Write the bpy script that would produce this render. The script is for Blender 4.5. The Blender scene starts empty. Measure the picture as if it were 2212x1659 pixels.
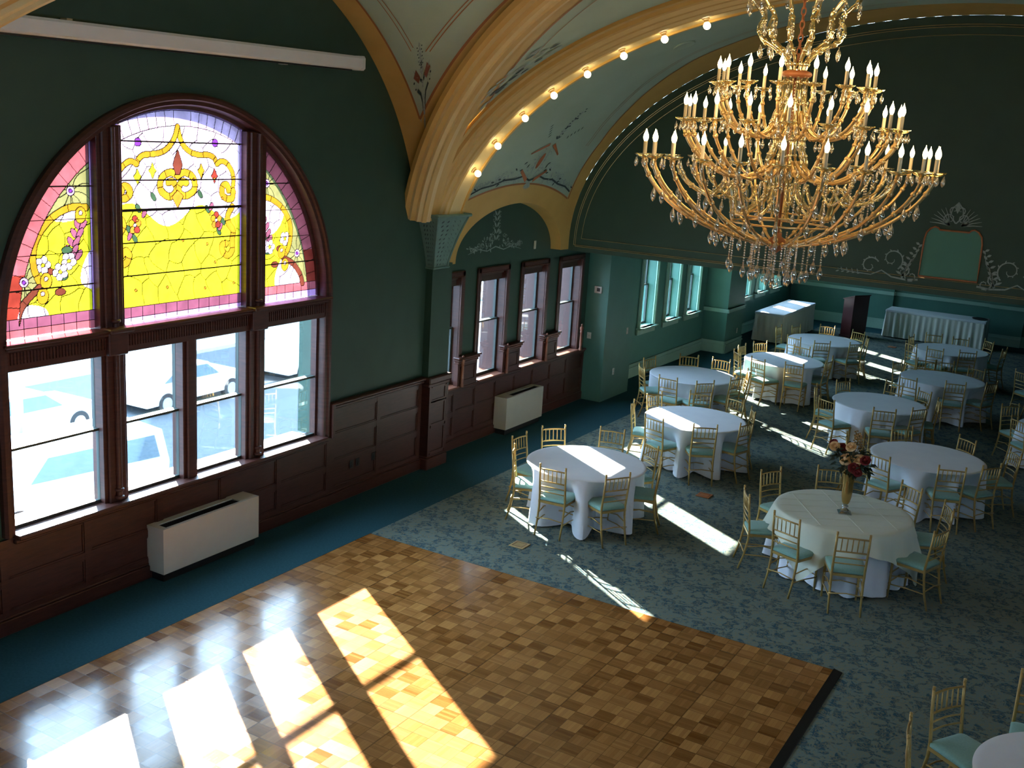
import bpy, math, random
import numpy as np
from mathutils import Vector, Matrix
random.seed(7)
PI = math.pi
sc = bpy.context.scene
COL = sc.collection

# ------------------------------------------------------------------ mesh helpers
class MB:
    def __init__(s):
        s.v = []; s.f = []; s.m = []
    def add(s, vs, fs, m=0):
        o = len(s.v); s.v += [tuple(p) for p in vs]
        for f in fs:
            s.f.append(tuple(i + o for i in f)); s.m.append(m)
    def quad(s, a, b, c, d, m=0): s.add((a, b, c, d), ((0, 1, 2, 3),), m)
    def box(s, x0, y0, z0, x1, y1, z1, m=0):
        x0, x1 = min(x0, x1), max(x0, x1); y0, y1 = min(y0, y1), max(y0, y1); z0, z1 = min(z0, z1), max(z0, z1)
        s.add([(x0,y0,z0),(x1,y0,z0),(x1,y1,z0),(x0,y1,z0),(x0,y0,z1),(x1,y0,z1),(x1,y1,z1),(x0,y1,z1)],
              [(0,3,2,1),(4,5,6,7),(0,1,5,4),(1,2,6,5),(2,3,7,6),(3,0,4,7)], m)
    def bbox(s, x0, y0, z0, x1, y1, z1, b=.01, m=0):
        """box with chamfered vertical and top edges"""
        b = min(b, (x1-x0)*.45, (y1-y0)*.45, (z1-z0)*.45)
        def ring(i, z): return [(x0+i, y0, z), (x1-i, y0, z), (x1, y0+i, z), (x1, y1-i, z), (x1-i, y1, z), (x0+i, y1, z), (x0, y1-i, z), (x0, y0+i, z)]
        def ring2(i, z):
            return [(x0+b, y0+i, z), (x1-b, y0+i, z), (x1-i, y0+b, z), (x1-i, y1-b, z), (x1-b, y1-i, z), (x0+b, y1-i, z), (x0+i, y1-b, z), (x0+i, y0+b, z)]
        R = [ring2(b, z0), ring(b, z0+b), ring(b, z1-b), ring2(b, z1)]
        vs = sum(R, []); fs = []
        for k in range(3):
            for i in range(8):
                j = (i+1) % 8
                fs.append((k*8+i, k*8+j, (k+1)*8+j, (k+1)*8+i))
        fs.append(tuple(range(7, -1, -1))); fs.append(tuple(range(24, 32)))
        s.add(vs, fs, m)
    def tube(s, path, r, n=8, closed=False, caps=True, m=0):
        P = [Vector(p) for p in path]; L = len(P)
        rr = r if isinstance(r, (list, tuple)) else [r]*L
        T = []
        for i in range(L):
            if closed: t = P[(i+1) % L]-P[(i-1) % L]
            else: t = P[min(i+1, L-1)]-P[max(i-1, 0)]
            T.append(t.normalized() if t.length > 1e-9 else Vector((0, 0, 1)))
        a = Vector((0, 0, 1)) if abs(T[0].z) < .9 else Vector((1, 0, 0))
        N = (a - T[0]*a.dot(T[0])).normalized()
        vs = []; fs = []
        for i in range(L):
            N = N - T[i]*N.dot(T[i])
            N = N.normalized() if N.length > 1e-6 else T[i].orthogonal().normalized()
            B = T[i].cross(N)
            for k in range(n):
                c = math.cos(2*PI*k/n); d = math.sin(2*PI*k/n)
                vs.append(P[i] + N*(rr[i]*c) + B*(rr[i]*d))
        for i in range(L if closed else L-1):
            j = (i+1) % L
            for k in range(n):
                q = (k+1) % n
                fs.append((i*n+k, i*n+q, j*n+q, j*n+k))
        if caps and not closed:
            fs.append(tuple(range(n-1, -1, -1))); fs.append(tuple((L-1)*n+k for k in range(n)))
        s.add(vs, fs, m)
    def lathe(s, prof, n=16, o=(0, 0, 0), m=0, wav=None):
        vs = []; fs = []; L = len(prof)
        for (r, z) in prof:
            for k in range(n):
                a = 2*PI*k/n; q = r*(wav(a, z) if wav else 1)
                vs.append((o[0]+q*math.cos(a), o[1]+q*math.sin(a), o[2]+z))
        for i in range(L-1):
            for k in range(n):
                q = (k+1) % n
                fs.append((i*n+k, i*n+q, (i+1)*n+q, (i+1)*n+k))
        if prof[0][0] > 1e-6: fs.append(tuple(range(n-1, -1, -1)))
        if prof[-1][0] > 1e-6: fs.append(tuple((L-1)*n+k for k in range(n)))
        s.add(vs, fs, m)
    def sphere(s, c, r, n=10, k=6, m=0, sq=1.0):
        s.lathe([(r*math.sin(PI*i/k), -r*sq*math.cos(PI*i/k)) for i in range(k+1)], n, c, m)
    def rod(s, a, b, r, n=8, m=0): s.tube([a, b], r, n, m=m)
    def sweep(s, frames, prof, m=0, close=False, mats=None):
        """frames: [(origin, u, v)], prof: [(a,b)] polyline"""
        vs = []; fs = []; n = len(prof)
        for (o, u, v) in frames:
            for (a, b) in prof:
                vs.append(Vector(o)+Vector(u)*a+Vector(v)*b)
        o0 = len(s.v); s.v += [tuple(p) for p in vs]
        for i in range(len(frames)-1):
            for k in range(n-1 if not close else n):
                q = (k+1) % n
                s.f.append((o0+i*n+k, o0+i*n+q, o0+(i+1)*n+q, o0+(i+1)*n+k)); s.m.append(mats[k] if mats else m)
    def poly(s, pts, m=0): s.add(pts, [tuple(range(len(pts)))], m)
    def prism(s, pts, ext, m=0):
        n = len(pts); e = Vector(ext)
        vs = [Vector(p) for p in pts]+[Vector(p)+e for p in pts]
        fs = [tuple(range(n-1, -1, -1)), tuple(range(n, 2*n))]
        for i in range(n):
            j = (i+1) % n; fs.append((i, j, n+j, n+i))
        s.add(vs, fs, m)
    def build(s, name, mats, parent=None, smooth=False, loc=None, sharp=None):
        me = bpy.data.meshes.new(name)
        me.from_pydata(s.v, [], s.f)
        if not isinstance(mats, (list, tuple)): mats = [mats]
        for q in mats: me.materials.append(q)
        if len(mats) > 1: me.polygons.foreach_set('material_index', s.m)
        if smooth: me.polygons.foreach_set('use_smooth', [True]*len(me.polygons))
        me.update()
        if smooth and sharp:
            try: me.set_sharp_from_angle(angle=math.radians(sharp))
            except Exception: pass
        o = bpy.data.objects.new(name, me); COL.objects.link(o)
        if parent: o.parent = parent
        if loc: o.location = loc
        return o

def tag(o, label, cat, group=None):
    o['label'] = label; o['category'] = cat
    if group: o['group'] = group
    return o
def thing(name, label, cat, loc=(0, 0, 0), rz=0, group=None):
    o = bpy.data.objects.new(name, None); COL.objects.link(o)
    o.location = loc; o.rotation_euler = (0, 0, rz); o.empty_display_size = .1
    return tag(o, label, cat, group)
def struct(o):
    o['kind'] = 'structure'; return o
def sroot(name, loc=(0, 0, 0)):
    o = bpy.data.objects.new(name, None); COL.objects.link(o); o.location = loc; o['kind'] = 'structure'; return o
def dup(root, loc, rz, label=None, group=None):
    r = root.copy(); COL.objects.link(r); r.location = loc; r.rotation_euler = (0, 0, rz)
    if label: r['label'] = label
    if group: r['group'] = group
    for ch in KIDS[root.name]:
        c = ch.copy(); COL.objects.link(c); c.parent = r
        for g in KIDS.get(ch.name, ()):
            d = g.copy(); COL.objects.link(d); d.parent = c
    return r
KIDS = {}
def register(root):
    KIDS[root.name] = list(root.children)
    for c in root.children: KIDS[c.name] = list(c.children)

# ------------------------------------------------------------------ materials
def nt(name):
    m = bpy.data.materials.new(name); m.use_nodes = True
    t = m.node_tree; t.nodes.clear()
    out = t.nodes.new('ShaderNodeOutputMaterial')
    return m, t, out
def N(t, typ, **kw):
    n = t.nodes.new(typ)
    for k, v in kw.items():
        if k in n.inputs: n.inputs[k].default_value = v
        else: setattr(n, k, v)
    return n
def math_(t, op, a, b=None, c=None):
    n = t.nodes.new('ShaderNodeMath'); n.operation = op
    for i, q in enumerate((a, b, c)):
        if q is None: continue
        if isinstance(q, (int, float)): n.inputs[i].default_value = q
        else: t.links.new(q, n.inputs[i])
    return n.outputs[0]
def mixc(t, fac, a, b, blend='MIX'):
    n = t.nodes.new('ShaderNodeMix'); n.data_type = 'RGBA'; n.blend_type = blend
    for s, q in ((n.inputs[0], fac), (n.inputs[6], a), (n.inputs[7], b)):
        if isinstance(q, (int, float)): s.default_value = q
        elif isinstance(q, tuple): s.default_value = q if len(q) == 4 else q+(1,)
        else: t.links.new(q, s)
    return n.outputs[2]
def ramp(t, fac, lo, hi):
    n = t.nodes.new('ShaderNodeMapRange'); n.clamp = True
    n.inputs[1].default_value = lo; n.inputs[2].default_value = hi
    t.links.new(fac, n.inputs[0]); return n.outputs[0]
def pm(name, c, c2=None, scale=8, rough=.6, metal=0., bump=0., stretch=None, spec=.5, sheen=0., coat=0.):
    m, t, out = nt(name)
    b = N(t, 'ShaderNodeBsdfPrincipled', Roughness=rough, Metallic=metal)
    b.inputs['Specular IOR Level'].default_value = spec
    if coat: b.inputs['Coat Weight'].default_value = coat
    if sheen: b.inputs['Sheen Weight'].default_value = sheen
    if c2 is None: c2 = tuple(x*.86 for x in c)
    tc = N(t, 'ShaderNodeTexCoord'); src = tc.outputs['Object']
    if stretch:
        mp = N(t, 'ShaderNodeMapping'); mp.inputs['Scale'].default_value = stretch
        t.links.new(src, mp.inputs[0]); src = mp.outputs[0]
    no = N(t, 'ShaderNodeTexNoise', Scale=scale, Detail=4.0); t.links.new(src, no.inputs['Vector'])
    f = ramp(t, no.outputs['Fac'], .3, .7)
    t.links.new(mixc(t, f, c, c2), b.inputs['Base Color'])
    if bump:
        bp = N(t, 'ShaderNodeBump', Strength=bump, Distance=.01); t.links.new(no.outputs['Fac'], bp.inputs['Height'])
        t.links.new(bp.outputs[0], b.inputs['Normal'])
    t.links.new(b.outputs[0], out.inputs[0])
    return m
def emit(name, c, s, sampling='AUTO'):
    m, t, out = nt(name)
    tc = N(t, 'ShaderNodeTexCoord'); no = N(t, 'ShaderNodeTexNoise', Scale=20.)
    t.links.new(tc.outputs['Object'], no.inputs['Vector'])
    e = N(t, 'ShaderNodeEmission', Strength=s)
    t.links.new(mixc(t, ramp(t, no.outputs['Fac'], .2, .8), c, tuple(x*.97 for x in c)), e.inputs[0])
    t.links.new(e.outputs[0], out.inputs[0]); m.cycles.emission_sampling = sampling
    return m
def clear_glass(name, tint=(.96, .98, .98)):
    m, t, out = nt(name)
    tr = N(t, 'ShaderNodeBsdfTransparent'); gl = N(t, 'ShaderNodeBsdfGlossy', Roughness=.02)
    fr = N(t, 'ShaderNodeFresnel', IOR=1.45)
    tc = N(t, 'ShaderNodeTexCoord'); no = N(t, 'ShaderNodeTexNoise', Scale=3.)
    t.links.new(tc.outputs['Object'], no.inputs['Vector'])
    t.links.new(mixc(t, no.outputs['Fac'], tint, tuple(x*.97 for x in tint)), tr.inputs[0])
    mx = N(t, 'ShaderNodeMixShader'); t.links.new(math_(t, 'MULTIPLY', fr.outputs[0], .6), mx.inputs[0])
    t.links.new(tr.outputs[0], mx.inputs[1]); t.links.new(gl.outputs[0], mx.inputs[2])
    t.links.new(mx.outputs[0], out.inputs[0]); return m
SGK = .14
def tinted(name, c, trans=.35, var=.35, k=None):
    """coloured cathedral glass: part clear, part diffusing"""
    k = SGK if k is None else k
    m, t, out = nt(name)
    a = tuple(x*k for x in c)
    tc = N(t, 'ShaderNodeTexCoord'); no = N(t, 'ShaderNodeTexNoise', Scale=6., Detail=5.)
    t.links.new(tc.outputs['Object'], no.inputs['Vector'])
    col = mixc(t, ramp(t, no.outputs['Fac'], .35, .7), a, tuple(x*(1-var) for x in a))
    tr = N(t, 'ShaderNodeBsdfTransparent'); tl = N(t, 'ShaderNodeBsdfTranslucent')
    t.links.new(col, tr.inputs[0]); t.links.new(col, tl.inputs[0])
    mx = N(t, 'ShaderNodeMixShader'); mx.inputs[0].default_value = 1-trans
    t.links.new(tr.outputs[0], mx.inputs[1]); t.links.new(tl.outputs[0], mx.inputs[2])
    t.links.new(mx.outputs[0], out.inputs[0]); return m
def crystal(name, c, fac=.45, rough=.05):
    m, t, out = nt(name)
    tr = N(t, 'ShaderNodeBsdfTransparent'); gl = N(t, 'ShaderNodeBsdfGlossy', Roughness=rough)
    tc = N(t, 'ShaderNodeTexCoord'); no = N(t, 'ShaderNodeTexNoise', Scale=30.)
    t.links.new(tc.outputs['Object'], no.inputs['Vector'])
    col = mixc(t, no.outputs['Fac'], c, tuple(min(1, x*1.1) for x in c))
    t.links.new(col, tr.inputs[0]); t.links.new(col, gl.inputs[0])
    mx = N(t, 'ShaderNodeMixShader'); mx.inputs[0].default_value = fac
    t.links.new(tr.outputs[0], mx.inputs[1]); t.links.new(gl.outputs[0], mx.inputs[2])
    t.links.new(mx.outputs[0], out.inputs[0]); return m

M = {}
M['wall'] = pm('green_paint', (.027, .070, .049), (.023, .061, .042), 3, .55, bump=.03)
M['wall2'] = pm('alcove_green_paint', (.075, .21, .175), (.065, .19, .16), 3, .5, bump=.03)
M['gold'] = pm('ochre_plaster', (.62, .40, .115), (.55, .34, .09), 2.5, .5)
M['goldlt'] = pm('cream_ochre_plaster', (.78, .62, .30), (.72, .55, .25), 3, .45)
M['web'] = pm('sage_plaster', (.40, .52, .42), (.36, .47, .37), 1.5, .6)
M['edge'] = pm('rust_line_paint', (.36, .15, .05), None, 4, .6)
M['wood'] = pm('mahogany', (.075, .024, .017), (.042, .013, .010), 6, .38, stretch=(1, 1, 8), bump=.05)
M['woodh'] = pm('mahogany_rail', (.078, .025, .018), (.045, .014, .010), 6, .36, stretch=(8, 1, 8), bump=.05)
M['woodlt'] = pm('light_mahogany', (.23, .085, .05), (.17, .06, .035), 6, .35)
M['trimg'] = pm('pale_green_trim', (.36, .56, .48), (.33, .52, .44), 4, .45)
M['white'] = pm('white_enamel', (.78, .78, .74), (.74, .74, .70), 4, .45)
M['cream'] = pm('cream_enamel', (.66, .62, .52), (.62, .58, .49), 4, .45)
M['dark'] = pm('dark_metal', (.012, .013, .016), None, 20, .4)
M['black'] = pm('black_rubber', (.006, .006, .007), None, 20, .6)
M['cloth'] = pm('white_tablecloth', (.80, .83, .90), (.76, .79, .87), 6, .85, sheen=.2, bump=.05)
M['cloth2'] = pm('cream_overlay_cloth', (.70, .74, .62), (.67, .71, .60), 6, .85, sheen=.2, bump=.05)
M['skirt'] = pm('ivory_table_skirt', (.80, .80, .76), (.76, .77, .73), 6, .85, sheen=.2)
M['chair'] = pm('gold_chair_paint', (.50, .34, .115), (.40, .26, .08), 14, .33, metal=.35)
M['seat'] = pm('teal_seat_fabric', (.22, .42, .37), (.18, .36, .32), 60, .8, sheen=.3)
M['lect'] = pm('dark_cherry_laminate', (.060, .014, .014), (.045, .01, .01), 4, .35)
M['brass'] = pm('brass_plate', (.55, .42, .20), (.45, .33, .15), 12, .35, metal=.5)
M['copper'] = pm('copper_paint', (.45, .16, .06), (.36, .12, .04), 20, .5)
M['sten'] = pm('silver_stencil_paint', (.36, .44, .42), (.24, .31, .29), 25, .6)
M['stendk'] = pm('dark_stencil_paint', (.020, .045, .05), None, 25, .6)
M['capt'] = pm('capital_plaster', (.13, .24, .21), (.10, .19, .17), 10, .6, bump=.1)
M['glass'] = clear_glass('window_glass')
M['sash'] = pm('dark_green_sash', (.035, .05, .045), None, 8, .4)
M['shade'] = pm('brown_roller_shade', (.05, .03, .022), None, 8, .7)
M['goldarm'] = pm('gilt_glass_arm', (.95, .70, .36), (.85, .55, .22), 30, .2, metal=.7)
M['crys'] = crystal('cut_crystal', (1., .97, .9), .5)
M['crysw'] = crystal('amber_crystal', (1., .90, .68), .6)
M['candle'] = pm('candle_sleeve', (.85, .72, .48), None, 10, .5)
M['flame'] = emit('candle_bulb_glow', (1., .80, .42), 14., 'NONE')
M['bulb'] = emit('round_bulb_glow', (1., .80, .45), 22.)
M['porcel'] = pm('socket_porcelain', (.55, .36, .15), None, 10, .4)
M['asphalt'] = pm('asphalt', (.05, .06, .07), (.04, .05, .06), 3, .9)
M['conc'] = pm('concrete_walk', (.30, .31, .30), (.26, .27, .26), 2, .9)
M['carw'] = pm('white_car_paint', (.75, .76, .78), None, 4, .3)
M['carb'] = pm('silver_car_paint', (.35, .38, .42), None, 4, .3)
M['carg'] = pm('tinted_pane', (.12, .16, .20), None, 4, .1)
M['fac'] = pm('pale_facade', (.42, .45, .47), (.36, .40, .43), 1.5, .9)
M['fac2'] = pm('stone_facade', (.24, .30, .34), (.20, .26, .30), 1.5, .9)
M['pole'] = pm('pale_pole_paint', (.6, .62, .62), None, 6, .5)
M['leafd'] = pm('dark_leaf', (.018, .040, .022), (.012, .028, .018), 20, .5)
M['rosec'] = pm('cream_rose', (.80, .58, .34), (.72, .45, .20), 25, .7)
M['roser'] = pm('red_rose', (.20, .012, .020), (.12, .006, .012), 25, .7)
M['twig'] = pm('dried_sprig', (.30, .20, .07), None, 25, .7)
M['vaseg'] = pm('bronze_vase', (.62, .42, .16), (.48, .30, .10), 20, .2, metal=.8)
M['silver'] = pm('silver_base', (.55, .58, .60), None, 20, .15, metal=.9)
M['mirror'] = pm('mural_panel_green', (.075, .24, .18), (.07, .22, .165), 3, .5)

def parquet_mat():
    m, t, out = nt('finger_block_parquet')
    b = N(t, 'ShaderNodeBsdfPrincipled'); b.inputs['Specular IOR Level'].default_value = .9
    tc = N(t, 'ShaderNodeTexCoord'); sx = N(t, 'ShaderNodeSeparateXYZ'); t.links.new(tc.outputs['Object'], sx.inputs[0])
    p = .158
    px = math_(t, 'DIVIDE', sx.outputs[0], p); py = math_(t, 'DIVIDE', sx.outputs[1], p)
    fx = math_(t, 'FLOOR', px); fy = math_(t, 'FLOOR', py)
    rx = math_(t, 'FRACT', px); ry = math_(t, 'FRACT', py)
    par = math_(t, 'FLOORED_MODULO', math_(t, 'ADD', fx, fy), 2.)
    def sel(a, bb): return math_(t, 'ADD', math_(t, 'MULTIPLY', par, a), math_(t, 'MULTIPLY', math_(t, 'SUBTRACT', 1., par), bb))
    sp = math_(t, 'MULTIPLY', sel(rx, ry), 5.); sid = math_(t, 'FLOOR', sp); sf = math_(t, 'FRACT', sp)
    al = sel(sx.outputs[1], sx.outputs[0])
    def wn(a, bb, c):
        cb = N(t, 'ShaderNodeCombineXYZ')
        for i, q in enumerate((a, bb, c)):
            if isinstance(q, (int, float)): cb.inputs[i].default_value = q
            else: t.links.new(q, cb.inputs[i])
        w = N(t, 'ShaderNodeTexWhiteNoise'); t.links.new(cb.outputs[0], w.inputs['Vector']); return w.outputs['Value']
    tv = wn(fx, fy, 3.3); sv = wn(fx, fy, sid)
    cb = N(t, 'ShaderNodeCombineXYZ'); t.links.new(math_(t, 'MULTIPLY', al, 6.), cb.inputs[0]); t.links.new(math_(t, 'MULTIPLY', math_(t, 'ADD', sp, math_(t, 'MULTIPLY', tv, 50.)), 3.), cb.inputs[1])
    gn = N(t, 'ShaderNodeTexNoise', Scale=4., Detail=3.); t.links.new(cb.outputs[0], gn.inputs['Vector'])
    v = math_(t, 'ADD', math_(t, 'MULTIPLY', tv, .38), math_(t, 'ADD', math_(t, 'MULTIPLY', sv, .22), math_(t, 'ADD', math_(t, 'MULTIPLY', par, .20), math_(t, 'MULTIPLY', gn.outputs['Fac'], .25))))
    c = mixc(t, ramp(t, v, .15, .95), (.155, .052, .010), (.50, .235, .070))
    def edge(q, w): return math_(t, 'LESS_THAN', math_(t, 'MINIMUM', q, math_(t, 'SUBTRACT', 1., q)), w)
    e = math_(t, 'MAXIMUM', edge(rx, .014), edge(ry, .014)); e = math_(t, 'MAXIMUM', e, math_(t, 'MULTIPLY', edge(sf, .03), .45))
    # seams between the portable floor panels
    e2 = math_(t, 'MAXIMUM', edge(math_(t, 'FRACT', math_(t, 'DIVIDE', px, 6.)), .006), edge(math_(t, 'FRACT', math_(t, 'DIVIDE', py, 6.)), .006))
    c = mixc(t, math_(t, 'MULTIPLY', math_(t, 'MAXIMUM', e, e2), .62), c, (.045, .016, .004))
    t.links.new(c, b.inputs['Base Color'])
    ns = N(t, 'ShaderNodeTexNoise', Scale=2.5, Detail=2.); t.links.new(tc.outputs['Object'], ns.inputs['Vector'])
    r = math_(t, 'ADD', .14, math_(t, 'MULTIPLY', tv, .10))
    t.links.new(r, b.inputs['Roughness'])
    bp = N(t, 'ShaderNodeBump', Strength=.12, Distance=.004)
    t.links.new(math_(t, 'ADD', math_(t, 'MULTIPLY', tv, .6), math_(t, 'MULTIPLY', e, -.8)), bp.inputs['Height']); t.links.new(bp.outputs[0], b.inputs['Normal'])
    t.links.new(b.outputs[0], out.inputs[0]); return m
M['parquet'] = parquet_mat()

def carpet_mat():
    m, t, out = nt('toile_pattern_carpet')
    b = N(t, 'ShaderNodeBsdfPrincipled', Roughness=.95); b.inputs['Specular IOR Level'].default_value = .1
    tc = N(t, 'ShaderNodeTexCoord')
    # repeat every .52 x .40 m with a half drop, like a woven pattern
    sx = N(t, 'ShaderNodeSeparateXYZ'); t.links.new(tc.outputs['Object'], sx.inputs[0])
    px = math_(t, 'DIVIDE', sx.outputs[0], .46); ix = math_(t, 'FLOOR', px)
    py = math_(t, 'ADD', math_(t, 'DIVIDE', sx.outputs[1], .62), math_(t, 'MULTIPLY', math_(t, 'FLOORED_MODULO', ix, 2.), .5))
    fx = math_(t, 'FRACT', px); fy = math_(t, 'FRACT', py)
    cb = N(t, 'ShaderNodeCombineXYZ'); t.links.new(math_(t, 'MULTIPLY', fx, .46), cb.inputs[0]); t.links.new(math_(t, 'MULTIPLY', fy, .62), cb.inputs[1])
    wob = N(t, 'ShaderNodeTexNoise', Scale=1.5); t.links.new(tc.outputs['Object'], wob.inputs['Vector'])
    t.links.new(math_(t, 'MULTIPLY', wob.outputs['Fac'], .25), cb.inputs[2])
    n1 = N(t, 'ShaderNodeTexNoise', Scale=8., Detail=6., Roughness=.62, Distortion=1.2); t.links.new(cb.outputs[0], n1.inputs['Vector'])
    n2 = N(t, 'ShaderNodeTexNoise', Scale=13., Detail=4., Roughness=.6, Distortion=2.2); t.links.new(cb.outputs[0], n2.inputs['Vector'])
    n3 = N(t, 'ShaderNodeTexNoise', Scale=150., Detail=2.); t.links.new(tc.outputs['Object'], n3.inputs['Vector'])
    c = mixc(t, ramp(t, n1.outputs['Fac'], .50, .56), (.17, .225, .21), (.025, .085, .125))
    ridge = math_(t, 'ABSOLUTE', math_(t, 'SUBTRACT', n2.outputs['Fac'], .5))
    k = math_(t, 'MULTIPLY', math_(t, 'SUBTRACT', 1., ramp(t, ridge, .012, .05)), .8)
    c = mixc(t, k, c, (.26, .225, .125))
    c = mixc(t, math_(t, 'MULTIPLY', n3.outputs['Fac'], .5), c, (.05, .08, .08))
    t.links.new(c, b.inputs['Base Color'])
    t.links.new(b.outputs[0], out.inputs[0]); return m
M['carpet'] = carpet_mat()
M['border'] = pm('plain_teal_carpet', (.026, .085, .105), (.020, .066, .085), 40, .95, spec=.1)
# ------------------------------------------------------------------ room shell
HX, HA, ZS, HB = 6.2, 6.2, 3.1, 3.74            # hall axis, half width, spring height, rise
BY, BA = 8.05, 4.15                              # bay centre, half length
WY = 8.08                                        # great window centre
def g(u): return ZS + HB*math.sqrt(max(0., 1-u*u))
def xs(z):                                       # left vault surface x at height z
    return 0. if z <= ZS else HX - HA*math.sqrt(max(0., 1-((z-ZS)/HB)**2))

# floor: plain border along the wall and patterned field
mb = MB()
mb.quad((-.7, -6, 0), (1.05, -6, 0), (1.05, 26.4, 0), (-.7, 26.4, 0), 0)
mb.quad((-.7, 26.4, 0), (1.05, 26.4, 0), (1.05, 32.3, 0), (-.7, 32.3, 0), 0)
mb.quad((1.05, 30.9, 0), (12.9, 30.9, 0), (12.9, 32.3, 0), (1.05, 32.3, 0), 0)
mb.quad((1.05, -6, 0), (12.9, -6, 0), (12.9, 30.9, 0), (1.05, 30.9, 0), 1)
struct(mb.build('floor', [M['border'], M['carpet']]))

# left wall of the big bay with its arched opening (radius 2.2)
R0 = 2.2; ZC = 2.77; SILL = .96
def arch_z(y): return ZC + math.sqrt(max(0., R0*R0-(y-WY)**2))
def lun(y):
    return g(min(1., abs(y-BY)/BA))
mb = MB()
ys = set([3.9, 12.2, WY-R0, WY+R0])
for i in range(61): ys.add(round(BY+BA*math.sin(-PI/2+PI*i/60), 4))
for i in range(41): ys.add(round(WY+R0*math.sin(-PI/2+PI*i/40), 4))
ys = sorted(y for y in ys if 3.9 <= y <= 12.2)
for a, b in zip(ys[:-1], ys[1:]):
    mid = (a+b)/2
    if abs(mid-WY) < R0:
        mb.quad((0, a, 0), (0, b, 0), (0, b, SILL), (0, a, SILL))
        mb.quad((0, a, arch_z(a)), (0, b, arch_z(b)), (0, b, lun(b)+.06), (0, a, lun(a)+.06))
        mb.quad((0, a, arch_z(a)), (0, b, arch_z(b)), (-.4, b, arch_z(b)), (-.4, a, arch_z(a)))
    else:
        mb.quad((0, a, 0), (0, b, 0), (0, b, max(lun(b)+.06, 3.76)), (0, a, max(lun(a)+.06, 3.76)))
for y in (WY-R0, WY+R0): mb.quad((0, y, SILL), (-.4, y, SILL), (-.4, y, ZC), (0, y, ZC))
mb.quad((0, WY-R0, SILL), (0, WY+R0, SILL), (-.5, WY+R0, SILL-.03), (-.5, WY-R0, SILL-.03))
mb.quad((0, -6, 0), (0, 3.9, 0), (0, 3.9, 3.76), (0, -6, 3.76))
mb.quad((0, 12.2, 0), (0, 12.95, 0), (0, 12.95, 3.76), (0, 12.2, 3.76))
struct(mb.build('wall_left', M['wall']))

def holed(mb, X, y0, y1, z0, z1, holes, depth, m=0, mr=0):
    Y = sorted(set([y0, y1]+[h[0] for h in holes]+[h[1] for h in holes]))
    Z = sorted(set([z0, z1]+[h[2] for h in holes]+[h[3] for h in holes]))
    for a, b in zip(Y[:-1], Y[1:]):
        for c, d in zip(Z[:-1], Z[1:]):
            cy, cz = (a+b)/2, (c+d)/2
            if any(h[0] < cy < h[1] and h[2] < cz < h[3] for h in holes): continue
            mb.quad((X, a, c), (X, b, c), (X, b, d), (X, a, d), m)
    for (a, b, c, d) in holes:
        e = X-depth
        mb.quad((X, a, c), (X, a, d), (e, a, d), (e, a, c), mr); mb.quad((X, b, c), (X, b, d), (e, b, d), (e, b, c), mr)
        mb.quad((X, a, d), (X, b, d), (e, b, d), (e, a, d), mr); mb.quad((X, a, c), (X, b, c), (e, b, c), (e, a, c), mr)
# window bay wall, set back
B2 = [12.86+1.345*k for k in range(4)]           # left edge of each opening (between casings)
B2W = .80; B2Z0, B2Z1 = 1.0, 2.71
mb = MB()
holed(mb, -.2, 12.95, 18.1, 0, 3.95, [(max(12.97, y), y+B2W, B2Z0, B2Z1) for y in B2], .42, 0, 1)
mb.quad((-.2, 12.95, 0), (0, 12.95, 0), (0, 12.95, 3.3), (-.2, 12.95, 3.3))
struct(mb.build('wall_left', [M['wall'], M['wood']]))
# alcove wall beyond the arch, with six windows
AW = [(20.68, 21.36), (22.04, 22.70), (23.30, 23.98), (27.10, 27.76), (28.45, 29.10), (29.80, 30.45)]
AZ0, AZ1 = 1.03, 2.62
mb = MB()
holed(mb, -.24, 18.0, 32.0, 0, 2.95, [(a, b, AZ0, AZ1) for a, b in AW], .35, 0, 0)
mb.box(-.3, 18.03, 0, .243, 19.27, 2.95)
mb.box(-.3, 24.56, 0, .35, 25.77, 2.95)
struct(mb.build('wall_left', M['wall2']))
mb = MB()
mb.quad((-.5, 31.95, 0), (12.8, 31.95, 0), (12.8, 31.95, 3), (-.5, 31.95, 3))
for a, b in ((2.84, 2.84+2.66),): mb.box(a+.0, 32.0, 0, b, 32.02, 2.95)
mb.box(-.24, 31.85, 0, 2.72, 31.96, 2.95); mb.box(5.25, 31.85, 0, 6.15, 31.96, 2.95)
struct(mb.build('wall_far', M['wall2']))
# upper end wall under the last arch
mb = MB()
xsn = [HX-HA*math.cos(PI*i/80) for i in range(81)]
for a, b in zip(xsn[:-1], xsn[1:]):
    za, zb = g(min(1, abs(a-HX)/HA)), g(min(1, abs(b-HX)/HA))
    mb.quad((a, 16.75, 2.93), (b, 16.75, 2.93), (b, 16.75, zb), (a, 16.75, za))
mb.quad((-.25, 16.75, 2.93), (12.65, 16.75, 2.93), (12.65, 17.05, 2.93), (-.25, 17.05, 2.93))
mb.quad((-.25, 17.05, 2.93), (12.65, 17.05, 2.93), (12.65, 17.05, 2.97), (-.25, 17.05, 2.97))
struct(mb.build('wall_far', M['wall']))
mb = MB(); mb.quad((-.7, 17.0, 2.95), (12.9, 17.0, 2.95), (12.9, 32.3, 2.95), (-.7, 32.3, 2.95)); mb.quad((-.7, 16.7, 2.96), (0, 16.7, 2.96), (0, 17.1, 2.96), (-.7, 17.1, 2.96))
struct(mb.build('ceiling', M['wall2']))
mb = MB()
mb.quad((12.4, -6, 0), (12.4, 16.75, 0), (12.4, 16.75, 3.3), (12.4, -6, 3.3))
for a, b in zip(ys[:-1], ys[1:]): mb.quad((12.4, a, 3.0), (12.4, b, 3.0), (12.4, b, lun(b)), (12.4, a, lun(a)))
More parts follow.
